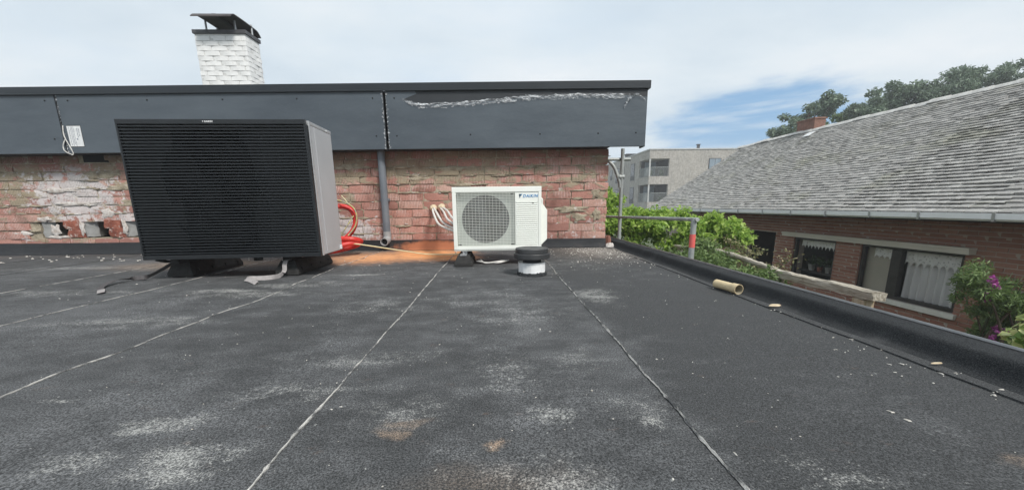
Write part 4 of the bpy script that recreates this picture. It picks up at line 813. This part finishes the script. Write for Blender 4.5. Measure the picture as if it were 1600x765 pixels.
# ------------------------------------------------------------------ foliage helper
def foliage(name, material, parent, clumps, n_, size, seed, flat=.5, droop=.2, aspect=.5, core=.5):
    g_ = np.random.default_rng(seed); cl_ = np.array([c for c, r in clumps]); rd = np.array([r for c, r in clumps])
    vol = rd.prod(1) ** .6; idx = g_.choice(len(clumps), n_, p=vol / vol.sum())
    dr = g_.normal(size=(n_, 3)); dr /= np.linalg.norm(dr, axis=1)[:, None]
    rad = g_.random(n_) ** core; c_ = cl_[idx] + dr * rad[:, None] * rd[idx] * g_.uniform(.85, 1.15, (n_, 1))
    t_ = g_.normal(size=(n_, 3)) + dr * .9; t_[:, 2] -= droop; t_ /= np.linalg.norm(t_, axis=1)[:, None]
    nn_ = g_.normal(size=(n_, 3)) + np.array([0, 0, flat * 2]); s_ = np.cross(t_, nn_); s_ /= np.linalg.norm(s_, axis=1)[:, None] + 1e-9
    up_ = np.cross(s_, t_); L_ = size * g_.uniform(.6, 1.35, (n_, 1)); w_ = L_ * aspect * .5
    V_ = np.stack([c_ - t_ * L_ * .5, c_ + s_ * w_ + up_ * w_ * .35, c_ + t_ * L_ * .5 - up_ * L_ * .08, c_ - s_ * w_ + up_ * w_ * .35], 1).reshape(-1, 3)
    F_ = np.arange(n_ * 4).reshape(-1, 4); F_ = np.stack([F_[:, [0, 1, 2]], F_[:, [0, 2, 3]]], 1).reshape(-1, 3)
    me = bpy.data.meshes.new(name); me.vertices.add(len(V_)); me.vertices.foreach_set('co', V_.ravel()); me.loops.add(F_.size); me.loops.foreach_set('vertex_index', F_.ravel().astype(np.int32))
    me.polygons.add(len(F_)); me.polygons.foreach_set('loop_start', np.arange(0, F_.size, 3, dtype=np.int32)); me.polygons.foreach_set('loop_total', np.full(len(F_), 3, np.int32))
    me.materials.append(material); me.update(calc_edges=True); return link(name, me, parent)
def subclumps(big, n_, r0, r1, seed, zs=.8):
    r_ = random.Random(seed); out = []
    for i in range(n_):
        c_, rr_ = r_.choice(big)
        while True:
            q = Vector((r_.uniform(-1, 1), r_.uniform(-1, 1), r_.uniform(-1, 1)))
            if .35 < q.length < 1.0: break
        s_ = r_.uniform(r0, r1); out.append(((c_[0] + q.x * rr_[0], c_[1] + q.y * rr_[1], c_[2] + q.z * rr_[2]), (s_, s_, s_ * zs)))
    return out
def stems(parent, base, cl_, r, seed, material=M_bark, n_=14, name='stem'):
    r_ = random.Random(seed); mb = MB()
    for i in range(n_):
        c_ = Vector(r_.choice(cl_)[0]); b_ = Vector(base) + Vector((r_.uniform(-.1, .1), r_.uniform(-.1, .1), 0)); m_ = (b_ + c_) / 2 + Vector((r_.uniform(-.1, .1), r_.uniform(-.1, .1), .15 * (c_.z - b_.z)))
        p = smooth_path([b_, m_, c_], 5); mb.tube(p, [r * (1 - .75 * j / (len(p) - 1)) for j in range(len(p))], 6)
    return mb.build(name, material, parent, smooth=True)
def shrub(name, label, cat, base, big, material, n_, size, seed, ncl=40, r0=.12, r1=.28, group=None, **kw):
    t_ = thing(name, label, cat, base, 0, group); B_ = [((c[0] - base[0], c[1] - base[1], c[2] - base[2]), r) for c, r in big]
    cl_ = subclumps(B_, ncl, r0, r1, seed); foliage('leaves', material, t_, cl_, n_, size, seed, **kw); stems(t_, (0, 0, 0), cl_, .022, seed); return t_
shrub('leafy_shrub', 'large bright green leafy shrub behind the scaffold guard rail', 'shrub', (3.0, 6.4, -2.1), [((2.75, 6.6, -.1), (.75, .7, .52)), ((3.45, 6.2, -.15), (.62, .6, .42)), ((3.1, 6.3, -.7), (1.0, .6, .6)), ((2.3, 6.9, .05), (.5, .6, .45)), ((3.75, 6.3, -.02), (.32, .4, .28)), ((4.05, 6.3, -.02), (.22, .3, .2)), ((2.85, 6.5, .22), (.9, .5, .22)), ((2.6, 6.4, .18), (.55, .5, .3)), ((3.3, 6.2, .1), (.5, .5, .25)), ((2.9, 6.0, -.5), (.9, .5, .5))], M_leafy, 17000, .08, 31, 150, .09, .22, flat=1.3, aspect=.6, core=.7)
shrub('leafy_shrub', 'yellow green shrub against the brick wall corner behind the tall scaffold post', 'shrub', (2.1, 7.2, -2.1), [((2.0, 7.0, .15), (.35, .6, .62)), ((2.1, 7.4, .45), (.3, .5, .40)), ((2.1, 6.8, -.5), (.5, .5, .5))], M_leafy, 10000, .07, 32, 80, .09, .18, flat=1.3, aspect=.55, core=.7)
shrub('conifer_shrub', 'low feathery green shrub just beyond the kerb under the wooden rail', 'shrub', (2.55, 4.2, -2.1), [((2.35, 4.5, -.36), (.35, .7, .34)), ((2.55, 3.75, -.42), (.35, .55, .30)), ((2.65, 4.9, -.32), (.4, .5, .35)), ((2.7, 4.3, -.25), (.3, .6, .2))], M_leafm, 13000, .06, 33, 60, .10, .20, flat=.2, aspect=.28)
shrub('dry_shrub', 'sparse shrub with dry pinkish leaves before the dark porch opening', 'shrub', (3.5, 5.2, -2.1), [((3.35, 5.3, -.22), (.35, .4, .28)), ((3.75, 5.0, -.32), (.4, .3, .25))], M_dry, 800, .05, 34, 26, .10, .20, aspect=.5)
fs = shrub('flowering_shrub', 'tall green bush with magenta flower spikes before the brick house', 'flowering shrub', (5.2, 3.45, -2.1), [((5.02, 3.5, -.38), (.18, .25, .26)), ((5.42, 3.5, -.85), (.36, .3, .36)), ((5.22, 3.4, -1.1), (.30, .35, .36)), ((5.5, 3.4, -.75), (.3, .25, .25))], M_leafm, 13000, .06, 35, 80, .06, .13, flat=.2, aspect=.22)
for j, (x_, y_, z_, n_) in enumerate(((4.90, 3.4, -.27, 34), (4.94, 3.4, -.34, 40), (4.86, 3.38, -.42, 36), (4.99, 3.35, -.76, 34), (5.14, 3.38, -.81, 24), (4.98, 3.35, -.86, 26))):
    foliage('flower_spike', M_flow, fs, [((x_ - 5.2, y_ - 3.45, z_ + 2.1), (.035, .035, .05))], n_, .034, 60 + j, aspect=.8, core=.4)
for j in range(6):
    x_ = -.22 + .1 * j; MB().tube([(x_, 0, 1.2), (x_ + .02, -.05, 1.7), (x_ + .05 + rnd(-.05, .05), -.1, 1.95 + rnd(-.06, .06))], [.006, .004, .002], 6).build('stem', M_leafd, fs, smooth=True)
shrub('variegated_shrub', 'yellow and green variegated bush at the right edge of view', 'shrub', (2.95, 1.82, -2.1), [((3.02, 1.80, -.30), (.09, .14, .2)), ((3.10, 1.85, -.5), (.14, .2, .3))], M_leafv, 1300, .05, 36, 34, .05, .09, aspect=.62)
# ------------------------------------------------------------------ weathered rail fence
fe = thing('rail_fence', 'weathered grey wooden rail on posts between the kerb and the brick house', 'fence', (2.9, 3.6, -2.1))
rl = MB(); ny = 40; sec = 8
for j in range(ny + 1):
    y_ = 2.62 + (3.72 - 2.62) * j / ny; z_ = 1.906 + .008 * hn(y_ * 3); 
    for q, (a, b_) in enumerate(((-.05, -.036), (.05, -.038), (.053, -.014), (.05, .024), (.03, .036), (-.03, .04), (-.05, .03), (-.053, -.006))): rl.v.append((a + .007 * hn(y_ * 7 + q, q), y_ - 3.6 + (.02 * hn(q * 2.0) if j in (0, ny) else 0), z_ + b_ + .006 * hn(y_ * 9 + q * 2)))
for j in range(ny):
    for q in range(sec): rl.f.append((j * sec + q, j * sec + (q + 1) % sec, (j + 1) * sec + (q + 1) % sec, (j + 1) * sec + q))
rl.f += [tuple(range(sec)), tuple(range(ny * sec, ny * sec + sec))]
rl.build('rail', M_wood, fe, smooth=35)
pth = smooth_path([(0, .10, 1.93), (.01, .35, 1.945), (-.01, .65, 1.98), (.0, 1.1, 2.0), (.02, 1.6, 1.965), (.0, 2.4, 1.93)], 10)
MB().tube(pth, [.032 + .006 * hn(j * .5) for j in range(len(pth))], 9).build('rail', M_wood, fe, smooth=True)
for y_, m_ in ((2.74, M_wood2), (3.66, M_wood), (5.3, M_wood)): MB().box(-.045, .045, y_ - 3.6 - .05, y_ - 3.6 + .05, 0, 1.864).build('fence_post', m_, fe, bevel=.006)
# ------------------------------------------------------------------ neighbouring brick house
HXW, EX, EZ, RX, RZ, GY = 6.3, 5.65, .38, 9.0, 2.49, 13.7
ho = thing('brick_house', 'low red brick bungalow with a mossy shingle roof and lace curtained windows', 'house', (HXW, 8, -2.1))
ox, oy, oz = HXW, 8.0, -2.1
WIN = [(8.15, 9.3, -2.1, -.15), (6.62, 7.62, -1.03, -.19), (4.69, 6.15, -1.03, -.19)]       # porch, plant window, wide window
def hbox(mb, x0, x1, y0, y1, z0, z1): mb.box(x0 - ox, x1 - ox, y0 - oy, y1 - oy, z0 - oz, z1 - oz)
hw = MB(); ys = sorted({-3.0, GY} | {w[0] for w in WIN} | {w[1] for w in WIN})
for a, b_ in zip(ys[:-1], ys[1:]):
    w_ = [w for w in WIN if abs(w[0] - a) < 1e-6]
    if w_: 
        w_ = w_[0]; hbox(hw, HXW, HXW + .25, a, b_, w_[3], EZ + .05)
        if w_[2] > -2.09: hbox(hw, HXW, HXW + .25, a, b_, -2.099, w_[2])
    else: hbox(hw, HXW, HXW + .25, a, b_, -2.099, EZ + .05)
hbox(hw, HXW + .2505, 11.7, GY - .25, GY, -2.099, EZ + .05); hbox(hw, 11.45, 11.7, -3.0, GY - .251, -2.099, EZ + .05)
hw.prism([(EX + .25 - ox, EZ + .06 - oz), (12.1 - ox, EZ + .06 - oz), (RX - ox, RZ - .12 - oz)], GY - .25 - oy, GY - .02 - oy)
wl = hw.build('wall', M_hmort, ho)
rs = random.Random(17); cand = []; kx = 0; z_ = .33
while z_ > -2.06:
    y_ = -.2 + (.11 if kx % 2 else 0)
    while y_ < 11.4:
        a, e = y_, y_ + .208
        for w in WIN:
            if w[2] < z_ + .02 and z_ - .02 < w[3]:
                if a < w[0] < e: e = w[0]
                if a < w[1] < e: a = w[1]
                if a >= w[0] - 1e-6 and e <= w[1] + 1e-6: a = e
        if e - a > .03: cand.append((a, e, z_))
        y_ += .219
    z_ -= .0615; kx += 1
vis = [c for c in cand if c[0] > 3.9 and -1.3 < c[2] < .12]; vis.sort(key=lambda c: c[0]); pick = set(vis[:300])
HB = [brick_mesh(.206, .0475, .025, 300 + i, 'brick', M_hbrick, 2, 1, .002, .3) for i in range(5)]
rest = MB()
for c in cand:
    a, e, z_ = c
    if c in pick:
        o = link('brick', rs.choice(HB), wl, (-.014 + rs.uniform(-.003, .001), (a + e) / 2 - oy, z_ - oz), (0, 0, -PI / 2)); o.scale = ((e - a) / .208, 1, 1)
    else: hbox(rest, HXW - .010 + rs.uniform(-.002, .001), HXW + .005, a, e, z_ - .0238, z_ + .0238)
stuff(rest.build('far_brick', M_hbrick, wl))
for w in WIN:                                             # brick reveals
    for yy, sgn in ((w[0], 1), (w[1], -1)): rv_ = MB(); hbox(rv_, HXW + .003, HXW + .14, min(yy, yy + sgn * .003), max(yy, yy + sgn * .003), w[2], w[3]); rv_.build('reveal', M_hbrick, ho)
rm_ = MB(); hbox(rm_, HXW + 1.8, HXW + 1.82, 4.3, 7.9, -2.0, .3); hbox(rm_, HXW + .26, HXW + 1.8, 4.3, 7.9, -2.02, -2.0); hbox(rm_, HXW + .26, HXW + 1.8, 4.28, 4.3, -2.0, .3); hbox(rm_, HXW + .26, HXW + 1.8, 7.9, 7.92, -2.0, .3); hbox(rm_, HXW + .26, HXW + 1.82, 4.28, 7.92, .302, .32)
hbox(rm_, HXW + 1.3, HXW + 1.32, 8.1, 9.5, -2.0, .3); hbox(rm_, HXW + .26, HXW + 1.3, 8.08, 8.1, -2.0, .3); hbox(rm_, HXW + .26, HXW + 1.3, 9.5, 9.52, -2.0, .3); hbox(rm_, HXW + .26, HXW + 1.32, 8.08, 9.52, .302, .32)
rm_.build('room', M_room, ho)
def window(y0, y1, z0, z1, mull=None):
    f_ = MB(); xa, xb = HXW + .025, HXW + .085; t_ = .055
    hbox(f_, xa, xb, y0 + .004, y1 - .004, z0 + .002, z0 + t_); hbox(f_, xa, xb, y0 + .004, y1 - .004, z1 - t_, z1 - .004); hbox(f_, xa, xb, y0 + .004, y0 + t_, z0 + t_ + .001, z1 - t_ - .001); hbox(f_, xa, xb, y1 - t_, y1 - .004, z0 + t_ + .001, z1 - t_ - .001)
    if mull: hbox(f_, xa - .02, xb, mull - .075, mull + .075, z0 + t_ + .001, z1 - t_ - .001)
    fo = MB(); wn = f_.build('window', M_brown, ho, bevel=.004)
    for a, b_ in (((y0 + t_, (mull or y1 + .075 - t_) - .075),) + (((mull + .075, y1 - t_),) if mull else ())):
        p = MB(); hbox(p, HXW + .050, HXW + .054, a + .001, b_ - .001, z0 + t_ + .001, z1 - t_ - .001); p.build('pane', M_glass, wn)
    s_ = MB(); hbox(s_, HXW - .055, HXW + .023, y0 - .05, y1 + .05, z0 - .075, z0 - .002); s_.build('sill', M_sill, ho, bevel=.006)
    return wn
window(6.62, 7.62, -1.03, -.19); window(4.69, 6.15, -1.03, -.19, 5.56)
pf = MB(); hbox(pf, HXW + .95, HXW + 1.0, 8.62, 8.80, -.75, -.35); pf.build('porch_panel', M_plaster, ho)
sbx = MB(); hbox(sbx, HXW - .13, HXW - .006, 4.58, 7.84, -.140, -.100); hbox(sbx, HXW - .115, HXW - .006, 4.585, 7.835, -.192, -.1405); sbx.build('shutter_box', M_box, ho, bevel=.006)
# curtains
def curtain(y0, y1, z0, z1, x_, amp, nf, label, scal=0, material=M_lace, name='lace_curtain', group=None):
    mb = MB(); nu = 90
    def fn(u, v):
        y_ = y0 + (y1 - y0) * u; zb = z0 + (scal * abs(math.sin(PI * u * nf)) if scal else 0); a = amp * math.sin(2 * PI * nf * u + 1.2 * hn(u * 9)) * (.5 + .5 * (1 - v))
        return (x_ + a, y_, zb + (z1 - zb) * v)
    mb.grid(fn, nu, 6); return tag(mb.build(name, material, smooth=True), label, 'curtain', group)
curtain(6.68, 7.50, -.42, -.24, HXW + .090, .006, 10, 'scalloped lace valance in the window full of potted plants', .065)
curtain(4.75, 5.50, -.49, -.24, HXW + .090, .006, 8, 'scalloped lace valance in the wide window above white curtains', .075)
curtain(5.64, 5.98, -.42, -.24, HXW + .090, .006, 4, 'narrow scalloped lace valance beside the wide window post', .04)
curtain(4.75, 5.50, -.99, -.30, HXW + .150, .045, 7, 'white gathered net curtain hanging in the wide window', 0, M_sheer, 'net_curtain')
bl_ = MB(); bl_.box(HXW + .12, HXW + .13, 5.62, 6.12, -.98, -.25); tag(bl_.build('roller_blind', M_plaster), 'plain beige blind behind the narrow pane of the wide window', 'blind')
# potted plants on the inside sill
for j, (y_, s_, m_, lab) in enumerate(((7.38, 1.0, M_pot, 'leftmost potted plant in the window under the lace valance, in a pale pot'), (7.18, .75, M_terra, 'dark potted plant second from left in the plant window'), (6.98, .95, M_pot, 'potted plant third from left in the plant window'), (6.78, .7, M_pot, 'rightmost small white pot in the plant window'))):
    t_ = thing('potted_plant', lab, 'potted plant', (HXW + .26, y_, -1.0 + .12), 0, 'potted plants in the window')
    MB().lathe([(.045 * s_, 0), (.065 * s_, .11 * s_), (.07 * s_, .115 * s_), (.06 * s_, .12 * s_)], n=16).build('pot', m_, t_, smooth=40)
    foliage('leaves', M_leafd, t_, [((0, 0, .2 * s_ + .05 * (j % 2)), (.08, .09, .11))], 90, .07, 400 + j, aspect=.4)
tb = MB(); hbox(tb, HXW + .16, HXW + .38, 6.64, 7.60, -.91, -.885); tb.build('inner_sill', M_brown, ho)
# roof
SL = math.hypot(RX - EX, RZ - EZ); TH = math.atan2(RZ - EZ, RX - EX); ct, st_ = math.cos(TH), math.sin(TH)
rf = MB(); e = .05
rf.prism([(EX - ox, EZ - oz - .03), (RX - ox, RZ - oz - .03), (12.35 - ox, EZ - oz - .03), (12.35 - ox, EZ - oz - .1), (RX - ox, RZ - oz - .11), (EX - ox, EZ - oz - .1)], -3.2 - oy, GY + .02 - oy)
hr = rf.build('roof', M_under, ho)
sf = MB(); hbox(sf, EX + .04, HXW - .001, -3.0, GY - .01, EZ - .125, EZ - .105); sf.build('eave_soffit', M_under, ho)
rs = random.Random(23); exq = .094; tiles = []
nr = int(SL / exq)
for r_ in range(nr):
    y_ = -.3 + rs.uniform(0, .1)
    while y_ < GY:
        w_ = rs.uniform(.085, .155); tiles.append((r_, y_, min(w_, GY + .03 - y_))); y_ += w_ + rs.uniform(.004, .012)
def tile_M(r_, y_, w_, rr):
    sag = .02 * hn(y_ * .35, 3) * math.sin(PI * r_ / nr)
    M_ = Matrix.Translation((EX + ct * r_ * exq - ox - .02 * ct, y_ + w_ / 2 - oy, EZ + st_ * r_ * exq - oz + sag - .005)) @ Matrix.Rotation(-TH, 4, 'Y') @ Matrix.Rotation(.15 + rr.uniform(-.03, .13), 4, 'Y') @ Matrix.Rotation(rr.uniform(-.05, .05), 4, 'Z') @ Matrix.Rotation(rr.uniform(-.02, .02), 4, 'X')
    return M_
def t_key(t):
    x_ = EX + ct * t[0] * exq; return t[1] ** 2 if t[1] * 1.43 > x_ - .05 else 1e6 + t[1]
near = sorted(range(len(tiles)), key=lambda i: t_key(tiles[i]))[:300]; nset = set(near)
TM = []
for i in range(5):
    r_ = random.Random(500 + i); mb = MB(); j = lambda a: a + r_.uniform(-.004, .004)
    mb.add([(j(0), -.5, 0), (j(0), .5, 0), (.15, .5, 0), (.15, -.5, 0), (j(0) - .004, -.5, .016), (j(0) - .006, .0, .019), (j(0) - .004, .5, .016), (.15, .5, .010), (.15, -.5, .010)], [(0, 3, 2, 1), (4, 5, 6, 7, 8), (0, 1, 6, 5, 4), (1, 2, 7, 6), (2, 3, 8, 7), (3, 0, 4, 8)])
    TM.append(mb.mesh('shingle', M_tile))
rest = MB()
for i, (r_, y_, w_) in enumerate(tiles):
    M_ = tile_M(r_, y_, w_, rs)
    if i in nset:
        o = link('shingle', rs.choice(TM), hr); o.matrix_local = M_ @ Matrix.Diagonal((1, w_, 1, 1))
    else: rest.box(rs.uniform(-.010, .008), .14, -w_ / 2, w_ / 2, 0, .017 + rs.uniform(0, .008), M_)
stuff(rest.build('shingle_field', M_tile, hr))
bs = MB(); bs.box(0, SL * .999, -3.2 - oy, -.3 - oy, -.004, .012, Matrix.Translation((EX - ox, 0, EZ - oz)) @ Matrix.Rotation(-TH, 4, 'Y')); bs.box(0, SL * .999, -3.2 - oy, GY - oy, -.004, .012, Matrix.Translation((RX + .01 - ox, 0, RZ - oz)) @ Matrix.Rotation(TH, 4, 'Y')); bs.build('rear_slope', M_tile, hr)
rcm = MB()
for a, b_ in ((1, 1),): rcm.prism([(-.11, -.075), (-.06, -.015), (0, .012), (.06, -.015), (.11, -.075)], 0, .33)
rcm = rcm.mesh('ridge_tile', M_ridge, smooth=40); y_ = 1.0
while y_ < GY:
    link('ridge_tile', rcm, hr, (RX - ox, y_ - oy, RZ + .045 - oz + rs.uniform(-.008, .008) + .02 * hn(y_ * .4)), (rs.uniform(-.02, .02), 0, rs.uniform(-.02, .02))); y_ += .325
rc = MB(); rc.box(8.98 - ox, 9.30 - ox, 10.70 - oy, 11.32 - oy, 2.2 - oz, 2.80 - oz); rc.box(8.96 - ox, 9.32 - ox, 10.68 - oy, 11.34 - oy, 2.801 - oz, 2.84 - oz)
rc.build('roof_chimney', M_cbrick, hr); fl_ = MB(); fl_.box(0, .22, 10.40 - oy, 10.62 - oy, .02, .035, Matrix.Translation((8.62 - ox, 0, 2.27 - oz)) @ Matrix.Rotation(-TH, 4, 'Y')); fl_.build('roof_patch', M_white, hr)
# gutter with brackets
gp = [(EX - .13, EZ - .01), (EX - .125, EZ - .075), (EX - .10, EZ - .098), (EX - .02, EZ - .098), (EX - .0, EZ - .085), (EX + .0, EZ - .045), (EX - .012, EZ - .045), (EX - .02, EZ - .08), (EX - .1, EZ - .082), (EX - .115, EZ - .01)]
gu = MB().prism([(a - ox, b_ - oz) for a, b_ in gp], -3.2 - oy, GY + .03 - oy).build('gutter', M_gut, ho)
gb = MB(); gb.prism([(EX - .137 - ox, EZ - .002 - oz), (EX - .134 - ox, EZ - .1 - oz), (EX - .10 - ox, EZ - .107 - oz), (EX - .10 - ox, EZ - .1 - oz), (EX - .1305 - ox, EZ - .076 - oz), (EX - .131 - ox, EZ - .002 - oz)], -.014, .014); gb = gb.mesh('gutter_bracket', M_zinc)
for y_ in (3.2, 3.95, 4.7, 5.35, 6.1, 6.85, 7.6, 8.4, 9.2, 10.0, 11.0, 12.0, 13.0): link('gutter_bracket', gb, gu, (0, y_ - oy, 0))
# ------------------------------------------------------------------ apartment block far behind
ap = thing('apartment_block', 'flat roofed grey brick apartment block with corner balconies far behind', 'apartment building', (17, 42, -2.1))
def abox(mb, x0, x1, y0, y1, z0, z1): mb.box(x0 - 17, x1 - 17, y0 - 42, y1 - 42, z0 + 2.1, z1 + 2.1)
aw = MB(); abox(aw, 19.25, 36, 42, 62, -2.099, 6.3); abox(aw, 17, 19.249, 44.9, 62, -2.099, 6.3)
BANDS = [(5.37, 6.3), (2.63, 3.49), (-.1, .69), (-2.099, -1.6)]
for z0, z1 in BANDS: abox(aw, 17, 19.249, 42, 44.899, z0, z1)
aw.build('wall', M_apt, ap)
rt = MB(); abox(rt, 16.93, 36.05, 41.93, 62.05, 6.301, 6.42); rt.build('roof_edge', M_aptc, ap)
rc = MB(); abox(rc, 19.2, 19.2485, 42.3, 44.88, -2.0, 5.36); abox(rc, 17.2, 19.19, 44.86, 44.8985, -2.0, 5.36); rc.build('recess_wall', M_aptd, ap)
for z0, z1 in ((3.49, 5.37), (.69, 2.63), (-1.6, -.1)):
    c_ = MB(); abox(c_, 17.02, 17.16, 42.02, 42.16, z0 + .001, z1 - .001); c_.build('corner_column', M_aptc, ap)
    bl = MB(); abox(bl, 17.3, 19.2, 42.03, 42.06, z0 + .95, z0 + 1.0); abox(bl, 17.03, 17.06, 42.3, 44.85, z0 + .95, z0 + 1.0)
    bal = bl.build('balcony_rail', M_post, ap); bb = MB()
    for q in range(26): abox(bb, 17.2 + q * .08, 17.215 + q * .08, 42.035, 42.05, z0 + .002, z0 + .949)
    for q in range(32): abox(bb, 17.035, 17.05, 42.2 + q * .083, 42.215 + q * .083, z0 + .002, z0 + .949)
    bb.build('baluster', M_post, bal)
    dr = MB(); abox(dr, 17.6, 18.9, 44.84, 44.858, z0 + .05, z1 - .1); dr.build('balcony_door', M_aptg, ap)
for j, (y_, z_) in enumerate(((43.0, 3.5), (43.6, .7), (44.0, 3.5))):
    t_ = foliage('balcony_plant', M_leafd, None, [((0, 0, .35), (.28, .28, .35))], 90, .2, 700 + j); t_.location = (18.6 if j < 2 else 17.4, 42.4, z_ + .02)
    tag(t_, ('bushy plant on the upper balcony of the apartment block, by its right side', 'bushy plant on the lower balcony of the apartment block', 'bushy plant on the upper balcony near its corner column')[j], 'plant')
def awin(x0, x1, y0, y1, z0, z1):
    f_ = MB()
    if x1 - x0 > .2: abox(f_, x0, x1, 41.97, 42.02, z0, z1)
    else: abox(f_, 16.97, 17.02, y0, y1, z0, z1)
    f_ = f_.build('window', M_aptf, ap); p = MB()
    if x1 - x0 > .2:
        m_ = (x0 + x1) / 2; abox(p, x0 + .07, m_ - .03, 41.955, 41.969, z0 + .07, z1 - .07); abox(p, m_ + .03, x1 - .07, 41.955, 41.969, z0 + .07, z1 - .07)
    else: abox(p, 16.955, 16.969, y0 + .08, y1 - .08, z0 + .55, z1 - .08)
    p.build('pane', M_aptg if x1 - x0 > .2 else M_aptk, f_)
awin(23.7, 25.1, 42, 42, 4.05, 5.36)
for y0, y1 in ((46.4, 47.8), (50.2, 51.0), (52.3, 53.8), (55.4, 56.3), (58.2, 59.2)):
    for z1 in (5.35, 2.55): awin(17, 17, y0, y1, z1 - (2.0 if y0 < 50 or y0 == 52.3 else 1.4), z1)
for x_, y_, s_, h_ in ((22.9, 43.0, .12, .5), (17.6, 50, .5, .35), (20.0, 52, .4, .5)):
    v_ = MB(); abox(v_, x_ - s_, x_ + s_, y_ - s_, y_ + s_, 6.421, 6.421 + h_); abox(v_, x_ - s_ * 1.5, x_ + s_ * 1.5, y_ - s_ * 1.5, y_ + s_ * 1.5, 6.422 + h_, 6.5 + h_); v_.build('roof_unit', M_aptf, ap)
# ------------------------------------------------------------------ trees beyond the house
def tree(name, label, base, h, big, material, n_, size, seed, ncl, r0, r1, **kw):
    t_ = thing(name, label, 'tree', base, 0, 'trees beyond the house'); B_ = [((c[0] - base[0], c[1] - base[1], c[2] - base[2]), r) for c, r in big]
    cl_ = subclumps(B_, ncl, r0, r1, seed, .7); foliage('crown', material, t_, cl_, n_, size, seed, **kw)
    tk = MB().tube(smooth_path([(0, 0, 0), (.1, .05, h * .35), (-.05, .1, h * .7), (.05, 0, h)], 5), [.3 - .24 * j / 15 for j in range(16)], 9).build('trunk', M_bark, t_, smooth=True)
    r_ = random.Random(seed); lb = MB()
    for i in range(16):
        c_ = Vector(r_.choice(cl_)[0]); b_ = Vector((0, 0, h * r_.uniform(.35, .9))); p = smooth_path([b_, (b_ + c_) / 2 + Vector((0, 0, .3)), c_], 4); lb.tube(p, [.09 - .075 * j / (len(p) - 1) for j in range(len(p))], 6)
    lb.build('limb', M_bark, t_, smooth=True)
tree('broadleaf_tree', 'dark ragged tree behind the brick house chimney', (21.3, 26, -2.1), 8.5, [((20.2, 26, 5.2), (1.0, 1.2, 1.3)), ((21.9, 26, 6.0), (.9, 1.2, 1.5)), ((22.6, 26, 7.0), (.45, .7, .7)), ((21.3, 26, 4.2), (2.0, 1.3, 1.3))], M_leafg, 7500, .22, 41, 50, .3, .55)
tree('broadleaf_tree', 'rounded green tree beyond the middle of the house ridge', (27.0, 26, -2.1), 8.5, [((26.8, 26, 6.9), (1.7, 1.5, 1.5)), ((28.4, 26, 7.1), (1.3, 1.5, 1.4)), ((25.3, 26, 6.2), (1.0, 1.2, 1.1)), ((27.5, 26, 5.9), (2.6, 1.5, 1.6)), ((29.6, 26, 6.6), (.9, 1.0, 1.0))], M_leafg, 15000, .24, 42, 95, .35, .7)
tree('broadleaf_tree', 'low green treetop between the house chimney and the rounded tree', (24.2, 28, -2.1), 6.0, [((24.9, 28, 5.9), (1.6, 1.2, .9)), ((26.2, 28, 6.0), (1.4, 1.2, 1.0))], M_leafm, 4600, .26, 43, 30, .3, .55)
tree('pine_tree', 'spreading pine with open layered branches at the upper right', (31.5, 24.5, -2.1), 9.0, [((29.0, 24.5, 7.4), (1.1, 1.2, .75)), ((30.9, 24.5, 7.9), (1.3, 1.4, .5)), ((32.6, 24.5, 8.5), (1.7, 1.4, .5)), ((34.6, 24.5, 8.4), (1.6, 1.2, .5)), ((29.6, 24.5, 8.4), (.5, .6, .35)), ((30.5, 24.5, 7.1), (2.4, 1.4, .6)), ((28.2, 24.5, 6.9), (1.0, 1.2, .6)), ((32.8, 24.5, 7.9), (1.4, 1.2, .4)), ((34.0, 24.5, 7.3), (1.5, 1.2, .35))], M_leafg, 15000, .22, 44, 95, .3, .6, flat=.1, aspect=.35)
# ------------------------------------------------------------------ air volume added to stand in for lens glare
hz = MB(); hz.box(-420, 420, -420, 420, -3.6, 11.0); hm_ = hz.mesh('glare_haze', M_black); hm_.materials.clear()
hm = bpy.data.materials.new('glare_haze'); hm.use_nodes = True; hm.node_tree.nodes.clear()
a_ = hm.node_tree.nodes.new('ShaderNodeVolumePrincipled'); b_ = hm.node_tree.nodes.new('ShaderNodeOutputMaterial'); hm.node_tree.links.new(a_.outputs[0], b_.inputs['Volume'])
a_.inputs['Density'].default_value = .0030; a_.inputs['Color'].default_value = (.93, .96, 1, 1)
hm_.materials.append(hm); stuff(link('glare_haze', hm_))
